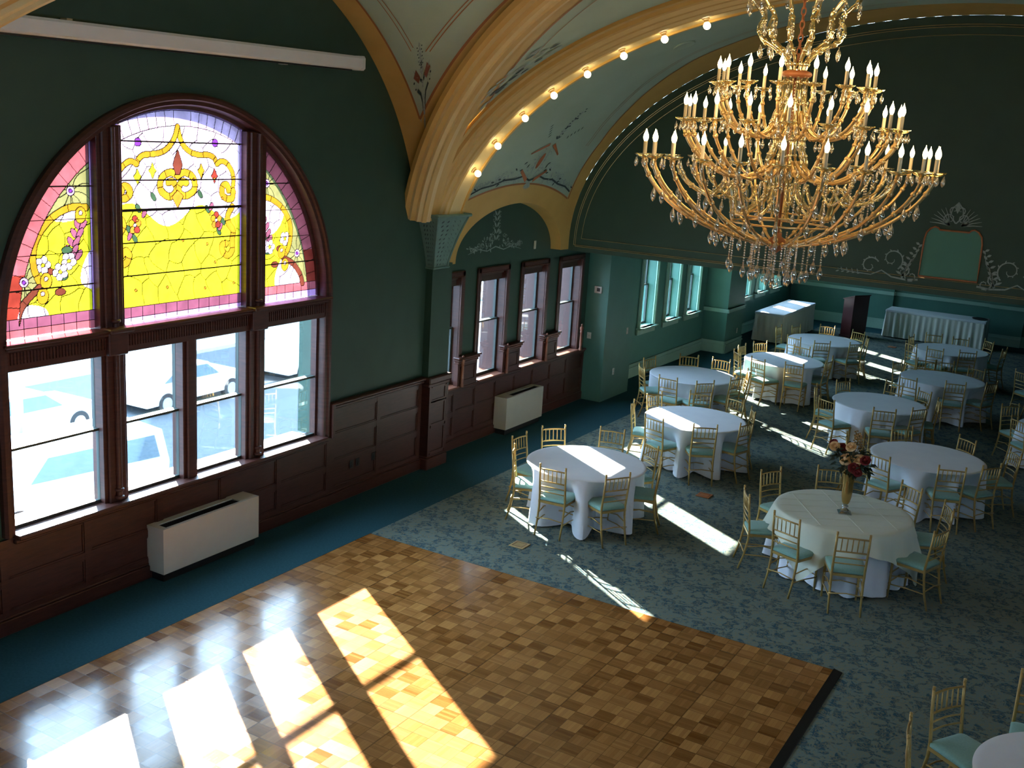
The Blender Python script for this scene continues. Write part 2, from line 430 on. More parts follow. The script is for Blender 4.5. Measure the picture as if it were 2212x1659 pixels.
mb.quad((12.65, 16.75, 0), (12.65, 32, 0), (12.65, 32, 3), (12.65, 16.75, 3)); mb.quad((12.4, 16.75, 0), (12.65, 16.75, 0), (12.65, 16.75, 3), (12.4, 16.75, 3))
struct(mb.build('wall_right', M['wall']))
mb = MB(); mb.quad((-.1, -6, 0), (12.5, -6, 0), (12.5, -6, 7), (-.1, -6, 7)); struct(mb.build('wall_back', M['wall']))
# roof deck over everything keeps the daylight to the windows
mb = MB(); mb.box(-.12, -6.2, 7.15, 13, 17.3, 7.3); mb.box(-.7, 16.9, 3.1, 13, 32.4, 3.25)
struct(mb.build('ceiling', M['wall']))

# ---------------- groin vault of the big bay (slots: gold band, sage web)
WB, DB, TB = .36, .075, .15
mb = MB()
VM = math.asin(.9885); vv = [math.sin(-VM+2*VM*i/96) for i in range(97)]
def side(sgn):
    X = lambda x: HX+sgn*(x-HX)*1.0 if sgn > 0 else 2*HX-x
    for a, b in zip(vv[:-1], vv[1:]):
        def cols(v):
            xd = HA*(1-abs(v)); x1 = min(WB, xd); x2 = max(x1, HA*(1-abs(v)-DB)); return [0, x1, min(x2, xd), xd]
        A, B = cols(a), cols(b); za, zb = g(abs(a)), g(abs(b)); ya, yb = BY+BA*a, BY+BA*b
        for k, mt in ((0, 0), (1, 1), (2, 0)):
            if A[k+1]-A[k] < 1e-6 and B[k+1]-B[k] < 1e-6: continue
            mb.quad((X(A[k]), ya, za), (X(A[k+1]), ya, za), (X(B[k+1]), yb, zb), (X(B[k]), yb, zb), mt)
side(1); side(-1)
YT = 12.12
for s in (1, -1):
    for a, b in zip(vv[:-1], vv[1:]):
        def rows(u):
            yd = BA*abs(u); y1 = min(BA*.985, BA*(abs(u)+TB)); return [yd, max(yd, y1), max(yd, BA*.983), BA]
        A, B = rows(a), rows(b); za, zb = g(abs(a)), g(abs(b)); xa, xb = HX+HA*a, HX+HA*b
        for k, mt in ((0, 0), (1, 1), (2, 0)):
            if A[k+1]-A[k] < 1e-6 and B[k+1]-B[k] < 1e-6: continue
            mb.quad((xa, BY+s*A[k], za), (xa, BY+s*A[k+1], za), (xb, BY+s*B[k+1], zb), (xb, BY+s*B[k], zb), mt)
struct(mb.build('ceiling', [M['gold'], M['web']], smooth=True, sharp=15))

# ---------------- barrel of the window bay with the small side arch
AY, AWd, AZs, ARi = 14.83, 1.64, 2.95, .85
def small(y):
    t = abs(y-AY)/AWd
    return AZs if t >= 1 else AZs+ARi*math.sqrt(1-t*t)
def zband(y): return 4.11-.2*((y-14.7)/1.4)**2
def lerp_tab(T, z):
    for (a, p), (b, q) in zip(T[:-1], T[1:]):
        if z <= b: return p+(q-p)*max(0, (z-a))/(b-a)
    return T[-1][1]
def yfar(z): return lerp_tab([(3.8, 16.37), (4.82, 16.3), (5.35, 16.08), (6.1, 15.6), (6.84, 15.5)], z)
mb = MB()
yc = sorted(set([12.9, 13.1, 16.33, 16.75]+[round(AY+AWd*math.sin(-PI/2+PI*i/48), 4) for i in range(49)]))
ZT2 = 4.16
for a, b in zip(yc[:-1], yc[1:]):
    mid = (a+b)/2
    def col(y):
        z0 = small(y); zb = max(z0+.001, min(ZT2-.01, zband(y)))
        zz = [z0]+[z0+(zb-z0)*k/5 for k in range(1, 6)]+[zb+(ZT2-zb)*k/2 for k in (1, 2)]
        return [(xs(z), y, z) for z in zz]
    A, B = col(a), col(b)
    for k in range(len(A)-1):
        mb.quad(A[k], B[k], B[k+1], A[k+1], 0 if (k < 5 or mid < 13.1 or mid > 16.33) else 1)
    if abs(mid-AY) < AWd: mb.quad(A[0], B[0], (-.2, b, B[0][2]), (-.2, a, A[0][2]), 0)
    else: mb.quad(A[0], B[0], (-.2, b, B[0][2]), (-.2, a, A[0][2]), 0)
ph0 = math.asin((ZT2-ZS)/HB)
ph = [ph0+(PI-2*ph0)*i/72 for i in range(73)]
for p, q in zip(ph[:-1], ph[1:]):
    def row(f):
        z = ZS+HB*math.sin(f); x = HX-HA*math.cos(f); return [(x, y, z) for y in (12.9, 13.1, yfar(z), 16.75)]
    A, B = row(p), row(q)
    for k, mt in ((0, 0), (1, 1), (2, 0)): mb.quad(A[k], A[k+1], B[k+1], B[k], mt)
for p, q in zip([ph0*i/8 for i in range(8)], [ph0*(i+1)/8 for i in range(8)]):   # plain right side
    za, zb = ZS+HB*math.sin(p), ZS+HB*math.sin(q)
    mb.quad((HX+HA*math.cos(p), 12.9, za), (HX+HA*math.cos(p), 16.75, za), (HX+HA*math.cos(q), 16.75, zb), (HX+HA*math.cos(q), 12.9, zb), 0)
struct(mb.build('ceiling', [M['gold'], M['web']], smooth=True, sharp=25))
# plain barrel strips: under the ribs and over the balcony end
mb = MB()
hh = [.152+(PI-.304)*i/72 for i in range(73)]
for (a, b, mt) in ((12.2, 12.95, 0), (3.1, 3.9, 0), (-6, 3.1, 1)):
    for p, q in zip(hh[:-1], hh[1:]):
        f = lambda t, y: (HX-HA*math.cos(t), y, ZS+HB*math.sin(t))
        mb.quad(f(p, a), f(p, b), f(q, b), f(q, a), mt)
struct(mb.build('ceiling', [M['gold'], M['web']], smooth=True))

# ---------------- ribs
def hall_frames(t0, t1, n):
    F = []
    for i in range(n+1):
        f = t0+(t1-t0)*i/n
        x, z = HX-HA*math.cos(f), ZS+HB*math.sin(f)
        nn = Vector(((HX-x)/HA**2, 0, -(z-ZS)/HB**2)).normalized()
        F.append(((x, 0, z), (0, 1, 0), nn))
    return F
prof = [(12.14, -.01), (12.14, .04), (12.20, .05), (12.22, .09), (12.27, .10), (12.29, .145), (12.345, .15), (12.365, .19), (12.41, .195), (12.43, .225), (12.47, .23),
        (12.47, .205), (12.78, .205), (12.78, .23), (12.83, .23), (12.85, .16), (12.93, .14), (12.97, .07), (13.06, .05), (13.08, -.01)]
mt = [0, 0, 0, 0, 1, 0, 1, 0, 1, 0, 0, 1, 0, 0, 0, 0, 0, 0, 0]
mb = MB(); mb.sweep(hall_frames(.150, PI-.150, 90), prof, mats=mt)
struct(mb.build('trim_1', [M['gold'], M['goldlt']], smooth=True, sharp=25))
mb = MB(); mb.sweep(hall_frames(.150, PI-.150, 60), [(16.1-y, n) for y, n in prof], mats=mt)
struct(mb.build('trim_2', [M['gold'], M['goldlt']], smooth=True, sharp=25))
dp = [(-.27, -.03), (-.25, .03), (-.19, .045), (-.175, .09), (-.11, .10), (-.095, .135), (-.04, .14), (-.03, .165), (.03, .165), (.04, .14), (.095, .135), (.11, .10), (.175, .09), (.19, .045), (.25, .03), (.27, -.03)]
dm = [0, 0, 1, 0, 1, 1, 1, 0, 1, 1, 1, 0, 1, 0, 0]
k = 3
for sx, sy in ((-1, 1), (-1, -1), (1, 1), (1, -1)):
    F = []
    for i in range(71):
        f = .150+(PI/2-.150)*i/70
        c = math.cos(f)
        o = (HX+sx*HA*c, BY+sy*BA*c, ZS+HB*math.sin(f))
        L = math.hypot(HA, BA); d = Vector((sx*HA/L, sy*BA/L, 0))
        nn = (d*(-c/L)+Vector((0, 0, -math.sin(f)/HB))).normalized()
        F.append((o, Vector((-d.y, d.x, 0)), nn))
    mb = MB(); mb.sweep(F, dp, mats=dm); struct(mb.build('trim_%d' % k, [M['gold'], M['goldlt']], smooth=True, sharp=25)); k += 1
# rust outline along the lunette band, the last arch and the far band; thin lines on the webs
def ribbon(mb, pts, nrm, w, m=0):
    P = [Vector(p) for p in pts]
    for i in range(len(P)-1):
        t0 = (P[min(i+1, len(P)-1)]-P[max(i-1, 0)]).normalized(); t1 = (P[min(i+2, len(P)-1)]-P[i]).normalized()
        s0 = t0.cross(Vector(nrm[i])).normalized()*w/2; s1 = t1.cross(Vector(nrm[i+1])).normalized()*w/2
        mb.quad(P[i]-s0, P[i]+s0, P[i+1]+s1, P[i+1]-s1, m)
mb = MB()
def cross_pt(x, v, e=.006):
    z = g(abs(v)); n = Vector((0, -BA*v/BA**2, -(z-ZS)/HB**2)).normalized(); return Vector((x, BY+BA*v, z))+n*e, n
def hall_pt(u, y, e=.006):
    z = g(abs(u)); n = Vector((-HA*u/HA**2, 0, -(z-ZS)/HB**2)).normalized(); return Vector((HX+HA*u, y, z))+n*e, n
def line(fn, w, m): 
    q = [fn(i/60) for i in range(61)]; ribbon(mb, [a for a, b in q], [b for a, b in q], w, m)
VA = 1-DB-WB/HA
for s in (1, -1):
    line(lambda t: cross_pt(WB, s*VA*t), .03, 0)
    line(lambda t: cross_pt(HA*(1-(VA*t)-DB), s*VA*t), .03, 0)
    line(lambda t: cross_pt(WB+.30+.0*t, s*(VA-.16)*t), .012, 1)
    line(lambda t: cross_pt(WB+.36, s*(VA-.17)*t), .012, 1)
    line(lambda t: cross_pt(max(WB+.3, HA*(1-(VA-.16)*t-DB)-.42), s*(VA-.16)*t), .012, 1)
    line(lambda t: cross_pt(max(WB+.3, HA*(1-(VA-.16)*t-DB)-.48), s*(VA-.16)*t), .012, 1)
line(lambda t: hall_pt(-(.1+.733*t), BY+BA*(.1+.733*t+TB)), .03, 0)
line(lambda t: hall_pt(-(.1+.60*t), BY+BA*min(.95, .1+.60*t+TB+.06)), .012, 1)
def hz(f, y, e=.006):
    return hall_pt(-math.cos(f), y, e)
line(lambda t: hz(math.asin((3.83-ZS)/HB)+t*1.2, yfar(ZS+HB*math.sin(math.asin((3.83-ZS)/HB)+t*1.2))), .035, 0)
line(lambda t: hz(.45+t*1.0, yfar(ZS+HB*math.sin(.45+t))-.35), .012, 1)
line(lambda t: hz(.45+t*1.0, yfar(ZS+HB*math.sin(.45+t))-.42), .012, 1)
line(lambda t: hz(.45+t*1.0, 13.1+.22), .012, 1)
line(lambda t: hz(math.asin((zband(13.1+3.23*t)-ZS)/HB), 13.1+3.23*t), .03, 0)
struct(mb.build('trim_7', [M['edge'], M['edge']]))
# ------------------------------------------------------------------ pier, capital, wainscot
mb = MB()                                        # green shaft above the wood base
mb.box(0, 12.455, 1.36, .11, 12.95, 3.0)
struct(mb.build('trim_8', M['wall']))
mb = MB()                                        # wood pier base with panels
mb.box(0, 12.47, 0, .125, 12.95, 1.33); mb.bbox(-.02, 12.425, 1.29, .175, 12.99, 1.385, .015); mb.bbox(-.02, 12.44, 1.24, .15, 12.97, 1.29, .01)
mb.bbox(-.02, 12.44, 0, .16, 12.97, .17, .012); mb.bbox(-.02, 12.455, .17, .14, 12.96, .2, .01)
for z0, z1 in ((.26, .60), (.68, .98), (1.04, 1.20)):
    for a, b in ((12.50, 12.54), (12.87, 12.91)): mb.box(.12, a, z0-.02, .138, b, z1+.02)
    mb.box(.12, 12.54, z0-.04, .138, 12.87, z0); mb.box(.12, 12.54, z1, .138, 12.87, z1+.04)
for y in (12.47, 12.91): mb.box(.12, y, .2, .14, y+.04, 1.24)
struct(mb.build('trim_9', M['wood']))
# capital: flared openwork bracket
mb = MB()
rows = []
for i in range(15):
    t = i/14; z = 2.96+.72*t; f = t**1.35
    x1 = .125+.20*f; ya = 12.44-.25*f; yb = 12.80+.18*f
    rows.append([(0, ya, z), (x1, ya, z), (x1, yb, z), (0, yb, z)])
for A, B in zip(rows[:-1], rows[1:]):
    for k in range(3): mb.quad(A[k], A[k+1], B[k+1], B[k])
mb.poly(rows[-1]); mb.poly(rows[0][::-1])
mb.bbox(-.02, 12.16, 3.675, .36, 13.03, 3.72, .015); mb.bbox(-.02, 12.42, 2.94, .15, 12.83, 2.97, .01)
for y in (0, 1):                                 # raised edge fillets
    L = [Vector(r[1 if y == 0 else 2])+Vector((.004, .012 if y == 0 else -.012, 0)) for r in rows]
    mb.tube(L, .018, 6)
cap = struct(mb.build('trim_10', M['capt'], smooth=True, sharp=30))
mb = MB()
def capface(s, t):                               # front face of the capital
    z = 2.96+.72*t; f = t**1.35; return Vector((.129+.20*f, 12.44-.25*f+(.36+.43*f)*s, z))
def capside(s, t):
    z = 2.96+.72*t; f = t**1.35; return Vector((.02+(.105+.20*f)*s, 12.436-.25*f, z))
def leafpoly(fn, s, t, ds, dt, w):
    A = fn(s-ds/2, t-dt/2); B = fn(s+ds/2, t+dt/2); C = fn(s+w*.5+ds*.1, t-.004); D = fn(s-w*.5-ds*.1, t+.004)
    mb.poly([A, C, B, D])
for t in [.06+.085*k for k in range(11)]:
    for s, ds in ((.22, .06), (.40, .05), (.62, -.05), (.80, -.06)):
        leafpoly(capface, s+.03*math.sin(t*20), t, ds*1.3, .055, .05); 
        leafpoly(capside, s, t, ds*1.3, .06, .07)
mb.build('openwork_cutout', M['stendk'], cap)
def wains(mb, X, y0, y1, z0, z1, cols, rows_, st=.075, dep=.03):
    """frame and panel: flat back plus stiles and rails standing proud"""
    mb.box(X, y0, z0, X+.012, y1, z1)
    for k in range(cols+1):
        y = y0+(y1-y0-st)*k/cols; mb.box(X+.012, y, z0, X+dep, y+st, z1)
    zz = rows_
    for z in zz: mb.box(X+.012, y0, z, X+dep-.0015, y1, z+st)
    W = (y1-y0-st)/cols                           # bead moulding round each panel
    for k in range(cols):
        a = y0+W*k+st; b = y0+W*(k+1)
        for c, d in zip([z0]+[z+st for z in zz], list(zz)+[z1]):
            if d-c < .1: continue
            for q in ((a, c, a+.018, d), (b-.018, c, b, d), (a, c, b, c+.018), (a, d-.018, b, d)):
                mb.box(X+.012, q[0], q[1], X+.022, q[2], q[3])
mb = MB()
wains(mb, 0, 3.9, 10.42, .15, .93, 7, [.15, .47, .86])
wains(mb, 0, 10.42, 12.43, .15, 1.30, 2, [.15, .52, .88, 1.225])
mb.bbox(0, 10.40, 1.30, .075, 12.43, 1.345, .012); mb.bbox(0, 10.38, 1.345, .10, 12.44, 1.385, .012)
mb.bbox(0, 10.36, .93, .11, 10.42, 1.385, .01)
struct(mb.build('trim_11', M['woodh']))
mb = MB()
mb.bbox(0, -6, 0, .05, 12.45, .15, .008); mb.bbox(0, -6, .15, .036, 12.45, .175, .008)
mb.bbox(-.2, 12.95, 0, -.15, 18.03, .15, .008); mb.bbox(-.2, 12.95, .15, -.164, 18.03, .175, .008)
struct(mb.build('baseboard_left', M['woodh']))
mb = MB()
wains(mb, -.2, 12.95, 18.03, .15, .96, 8, [.15, .53, .88])
mb.bbox(-.2, 12.95, .955, -.12, 18.03, .995, .01); mb.bbox(-.2, 12.95, .92, -.15, 18.03, .955, .008)
struct(mb.build('trim_12', M['woodh']))
# panelled blocks between the bay windows, each with its turned post
for i, y in enumerate(B2[1:]):
    mb = MB()
    a, b = y-.60, y-.05
    mb.box(-.2, a, .99, -.13, b, 1.40); mb.bbox(-.2, a-.03, 1.40, -.09, b+.03, 1.44, .012); mb.bbox(-.2, a-.015, 1.36, -.11, b+.015, 1.40, .01); mb.bbox(-.2, a-.05, 1.44, -.075, b+.05, 1.47, .01)
    for q in ((a+.06, 1.06, a+.09, 1.31), (b-.09, 1.06, b-.06, 1.31), (a+.06, 1.06, b-.06, 1.09), (a+.06, 1.28, b-.06, 1.31)): mb.box(-.135, q[0], q[1], -.118, q[2], q[3])
    struct(mb.build('trim_%d' % (13+i), M['woodh']))
for i, y in enumerate([y+B2W for y in B2]):
    mb = MB(); yy = y+.035 if i < 3 else y+.03
    mb.lathe([(.03, .995), (.03, 1.03), (.022, 1.05), (.026, 1.15), (.020, 1.32), (.03, 1.34), (.022, 1.36), (.034, 1.40), (.034, 1.43), (.012, 1.45), (.020, 1.475), (.001, 1.50)], 12, (-.10, yy, 0))
    struct(mb.build('trim_%d' % (17+i), M['woodlt'], smooth=True, sharp=40))
# pale green chair rail, skirting and window trim in the alcove
mb = MB()
def railseg(mb, p, q, z0, z1, d):
    (x0, y0), (x1, y1) = p, q
    n = Vector((y1-y0, -(x1-x0), 0)).normalized()
    for (za, zb, dd) in ((z0, z1, d*.55), (z1-.03, z1, d), (z0, z0+.02, d*.75)):
        a, b = Vector((x0, y0, 0)), Vector((x1, y1, 0)); e = n*dd; tt = (b-a).normalized()*0
        mb.add([(a.x, a.y, za), (b.x, b.y, za), (b.x+e.x, b.y+e.y, za), (a.x+e.x, a.y+e.y, za), (a.x, a.y, zb), (b.x, b.y, zb), (b.x+e.x, b.y+e.y, zb), (a.x+e.x, a.y+e.y, zb)],
               [(0, 3, 2, 1), (4, 5, 6, 7), (0, 1, 5, 4), (1, 2, 6, 5), (2, 3, 7, 6), (3, 0, 4, 7)])
for p, q in (((-.24, 24.56), (.40, 24.56)), ((.35, 24.52), (.35, 25.77))):
    railseg(mb, p, q, .985, 1.075, .05)
railseg(mb, (-.24, 30.75), (-.24, 31.9), .99, 1.09, .05)
for p, q in (((-.24, 31.85), (2.72, 31.85)), ((2.72, 31.95), (5.25, 31.95)), ((5.25, 31.85), (6.15, 31.85)), ((6.15, 31.95), (12.6, 31.95))):
    railseg(mb, p, q, .99, 1.09, .05)
railseg(mb, (2.72, 31.85), (2.72, 31.97), .99, 1.09, .04); railseg(mb, (6.15, 31.85), (6.15, 31.97), .99, 1.09, .04)
struct(mb.build('trim_21', M['trimg']))
mb = MB()
for p, q in (((-.24, 19.27), (-.24, 24.56)), ((-.24, 24.56), (.35, 24.56)), ((.35, 24.56), (.35, 25.77)), ((-.24, 25.77), (-.24, 31.9)),
             ((-.24, 31.85), (2.72, 31.85)), ((2.72, 31.95), (5.25, 31.95)), ((5.25, 31.85), (6.15, 31.85)), ((6.15, 31.95), (12.6, 31.95))):
    dx, dy = q[0]-p[0], q[1]-p[1]
    railseg(mb, p, q, 0, .22, .045); railseg(mb, p, q, .22, .29, .03)
struct(mb.build('baseboard_far', M['trimg']))
# ------------------------------------------------------------------ the great window
W1 = sroot('window_1')
ML = (6.945, 7.24); MR = (8.925, 9.235); MC = (7.985, 8.185)
mb = MB()
F = []
for i in range(61):
    a = PI*i/60; F.append(((0, WY+R0*math.cos(a), ZC+R0*math.sin(a)), (0, math.cos(a), math.sin(a)), (1, 0, 0)))
F = [((0, WY+R0, SILL), (0, 1, 0), (1, 0, 0))]+F+[((0, WY-R0, SILL), (0, -1, 0), (1, 0, 0))]
mb.sweep(F, [(.09, -.02), (.09, .05), (.065, .075), (.03, .075), (.015, .05), (-.02, .045), (-.03, .02), (-.035, -.05), (-.07, -.06), (-.075, -.14), (-.02, -.14)])
mb.build('casing', M['wood'], W1, smooth=True, sharp=25)
def mull(y0, y1, z0, z1, rod=True):
    mb = MB(); mb.bbox(-.17, y0, z0, .0, y1, z1, .006); c = (y0+y1)/2
    mb.bbox(-.02, y0+.04, z0, .03, y1-.04, z1, .012)
    if rod:
        mb.tube([(.035, c, z0+.05), (.035, c, z1-.02)], .034, 12)
        for z in (z0+.04, z0+.12): mb.lathe([(.034, 0), (.05, .012), (.05, .03), (.034, .04)], 12, (.035, c, z))
    return mb
for (a, b) in (ML, MR):
    t = math.sqrt(R0**2-(((a+b)/2)-WY)**2)
    for z0, z1 in ((SILL, 2.52), (2.70, ZC+t-.02)):
        m_ = mull(a, b, z0, z1)
        m_.build('mullion', M['wood'], W1, smooth=True, sharp=35)
mull(MC[0], MC[1], SILL, 2.52, False).build('mullion', M['wood'], W1)
mb = MB()
mb.bbox(-.17, WY-R0, 2.505, .03, WY+R0, 2.70, .008); mb.bbox(-.17, WY-R0, 2.70, .075, WY+R0, 2.735, .01); mb.bbox(-.17, WY-R0-.04, 2.735, .115, WY+R0+.04, 2.77, .012)
for (a, b) in (ML, MR): mb.bbox(-.1, a+.03, 2.50, .085, b-.03, 2.735, .012); mb.bbox(-.1, a+.0, 2.735, .15, b-.0, 2.78, .012)
mb.build('transom', M['wood'], W1)
mb = MB(); y = WY-R0+.02
while y < WY+R0-.02:
    if not any(a+.02 < y < b-.02 for a, b in (ML, MR)): mb.box(.028, y, 2.57, .042, y+.017, 2.68)
    y += .034
mb.build('fluted_band', M['wood'], W1)
mb = MB(); mb.bbox(-.22, WY-R0, .925, .13, WY+R0, .975, .012); mb.bbox(0, WY-R0, .88, .07, WY+R0, .925, .01)
mb.build('window_sill', M['wood'], W1)
def sash(parent, X, y0, y1, z0, z1, zr, mt, fr=.045):
    for (a, b, x) in ((z0, zr+.012, X), (zr-.012, z1, X-.045)):
        mb = MB()
        for q in ((y0, a, y0+fr, b), (y1-fr, a, y1, b)): mb.box(x-.02, q[0], q[1], x+.02, q[2], q[3])
        if x == X: mb.box(x-.0199, y0+fr, a, x+.0199, y1-fr, a+fr+.01); mb.box(x-.0199, y0+fr, b-.026, x+.0199, y1-fr, b)
        else: mb.box(x-.0199, y0+fr, b-fr, x+.0199, y1-fr, b); mb.box(x-.0199, y0+fr, a, x+.0199, y1-fr, a+.024)
        s = mb.build('window_sash', mt, parent)
        gb = MB(); gb.box(x-.003, y0+fr-.01, a+.01, x+.003, y1-fr+.01, b-.01); gb.build('glass_pane', M['glass'], s)
for (a, b) in ((WY-R0+.0, ML[0]), (ML[1], MC[0]), (MC[1], MR[0]), (MR[1], WY+R0)):
    sash(W1, -.09, a-.02, b+.02, .975, 2.515, 1.745, M['sash'], .022)

# stained glass, cut on a fine grid into leaded pieces
cats = ['white', 'pink', 'yellow', 'amber', 'red', 'mauve', 'olive', 'purple', 'leaf', 'lilac', 'lead', 'brown', 'orange', 'rosy']
SG = {'white': (1.25, .86, 1.15), 'pink': (1.1, .72, 1.0), 'yellow': (1.12, .95, .03), 'amber': (.62, .30, .02), 'red': (.36, .045, .03), 'mauve': (.34, .10, .17), 'olive': (.36, .34, .13),
      'purple': (.24, .05, .40), 'leaf': (.06, .12, .06), 'lilac': (.82, .42, .86), 'brown': (.22, .05, .03), 'orange': (.95, .28, .03), 'rosy': (.62, .14, .17)}
SGM = [tinted('stained_glass_'+c, SG[c]) if c != 'lead' else pm('lead_came', (.015, .013, .012), None, 30, .5) for c in cats]
CI = {c: i for i, c in enumerate(cats)}
P_ = dict(
rm=[(8.016,4.72),(8.051,4.607),(8.106,4.524),(8.197,4.467),(8.312,4.442),(8.43,4.444),(8.514,4.418),(8.562,4.357)],
lm=[(8.016,4.72),(7.973,4.605),(7.894,4.512),(7.796,4.461),(7.688,4.443),(7.583,4.434),(7.52,4.401),(7.488,4.352)],
r2=[(8.562,4.349),(8.623,4.379),(8.709,4.358),(8.784,4.269),(8.805,4.161),(8.785,4.071)],
r3=[(8.80,4.06),(8.785,3.981),(8.697,3.983),(8.635,4.038),(8.648,4.118),(8.71,4.126),(8.735,4.072)],
r4=[(8.786,3.89),(8.723,3.801),(8.735,3.709),(8.799,3.633),(8.787,3.523),(8.787,3.412),(8.723,3.361),(8.648,3.403),(8.635,3.477),(8.698,3.491)],
l2=[(7.487,4.344),(7.416,4.371),(7.334,4.335),(7.262,4.255),(7.24,4.159),(7.257,4.079)],
l3=[(7.25,4.06),(7.266,4.014),(7.346,4.012),(7.399,4.06),(7.38,4.117),(7.319,4.126),(7.298,4.078)],
l4=[(7.221,3.853),(7.29,3.802),(7.309,3.736),(7.267,3.672),(7.234,3.576),(7.24,3.443),(7.279,3.374),(7.341,3.378),(7.373,3.451),(7.333,3.495),(7.291,3.457)],
fl=[(8.012,4.228),(7.924,4.262),(7.824,4.228),(7.78,4.154),(7.8,4.07),(7.898,4.017),(7.977,4.05),(7.993,4.117),(7.945,4.169),(7.889,4.161)],
fr=[(8.012,4.228),(8.103,4.261),(8.206,4.227),(8.245,4.149),(8.228,4.071),(8.124,4.021),(8.044,4.048),(8.029,4.117),(8.079,4.168),(8.129,4.155)],
ra=[(9.202,3.99),(9.378,3.968),(9.575,3.867),(9.707,3.708),(9.739,3.55),(9.699,3.375),(9.614,3.282)],
rb=[(9.615,3.272),(9.791,3.19),(9.913,3.06),(9.96,2.94)],
la=[(6.88,3.937),(6.707,3.941),(6.542,3.877),(6.414,3.775),(6.321,3.643),(6.289,3.508),(6.3,3.385),(6.356,3.257)],
lb=[(6.345,3.219),(6.228,3.13),(6.138,3.032),(6.09,2.90)])
spear = [(8.02,4.498),(7.97,4.405),(7.947,4.337),(7.99,4.236),(8.04,4.236),(8.081,4.338),(8.055,4.406)]
pend = [(8.011,4.083),(7.931,4.016),(7.975,3.947),(8.008,3.895),(8.054,3.962),(8.089,4.022)]
yellow_pts = []
def smooth_poly(P, k=4):
    out = []
    for i in range(len(P)-1):
        a = P[max(i-1, 0)]; b = P[i]; c = P[i+1]; d = P[min(i+2, len(P)-1)]
        for j in range(k):
            t = j/k
            out.append(tuple(.5*((2*b[q])+(-a[q]+c[q])*t+(2*a[q]-5*b[q]+4*c[q]-d[q])*t*t+(-a[q]+3*b[q]-3*c[q]+d[q])*t**3) for q in (0, 1)))
    out.append(P[-1]); return out
def dist_line(Y, Z, P):
    D = np.full(Y.shape, 9.); S = np.zeros(Y.shape); acc = 0.
    for (a, b), (c, d) in zip(P[:-1], P[1:]):
        L2 = (c-a)**2+(d-b)**2+1e-12; t = np.clip(((Y-a)*(c-a)+(Z-b)*(d-b))/L2, 0, 1)
        q = np.hypot(Y-a-t*(c-a), Z-b-t*(d-b)); w = q < D
        D = np.where(w, q, D); S = np.where(w, acc+t*math.sqrt(L2), S); acc += math.sqrt(L2)
    return D, S
def in_poly(Y, Z, P):
    r = np.zeros(Y.shape, bool); n = len(P)
    for i in range(n):
        a, b = P[i]; c, d = P[(i+1) % n]
        if b == d: continue
        k = ((b > Z) != (d > Z)) & (Y < (c-a)*(Z-b)/(d-b)+a); r ^= k
    return r
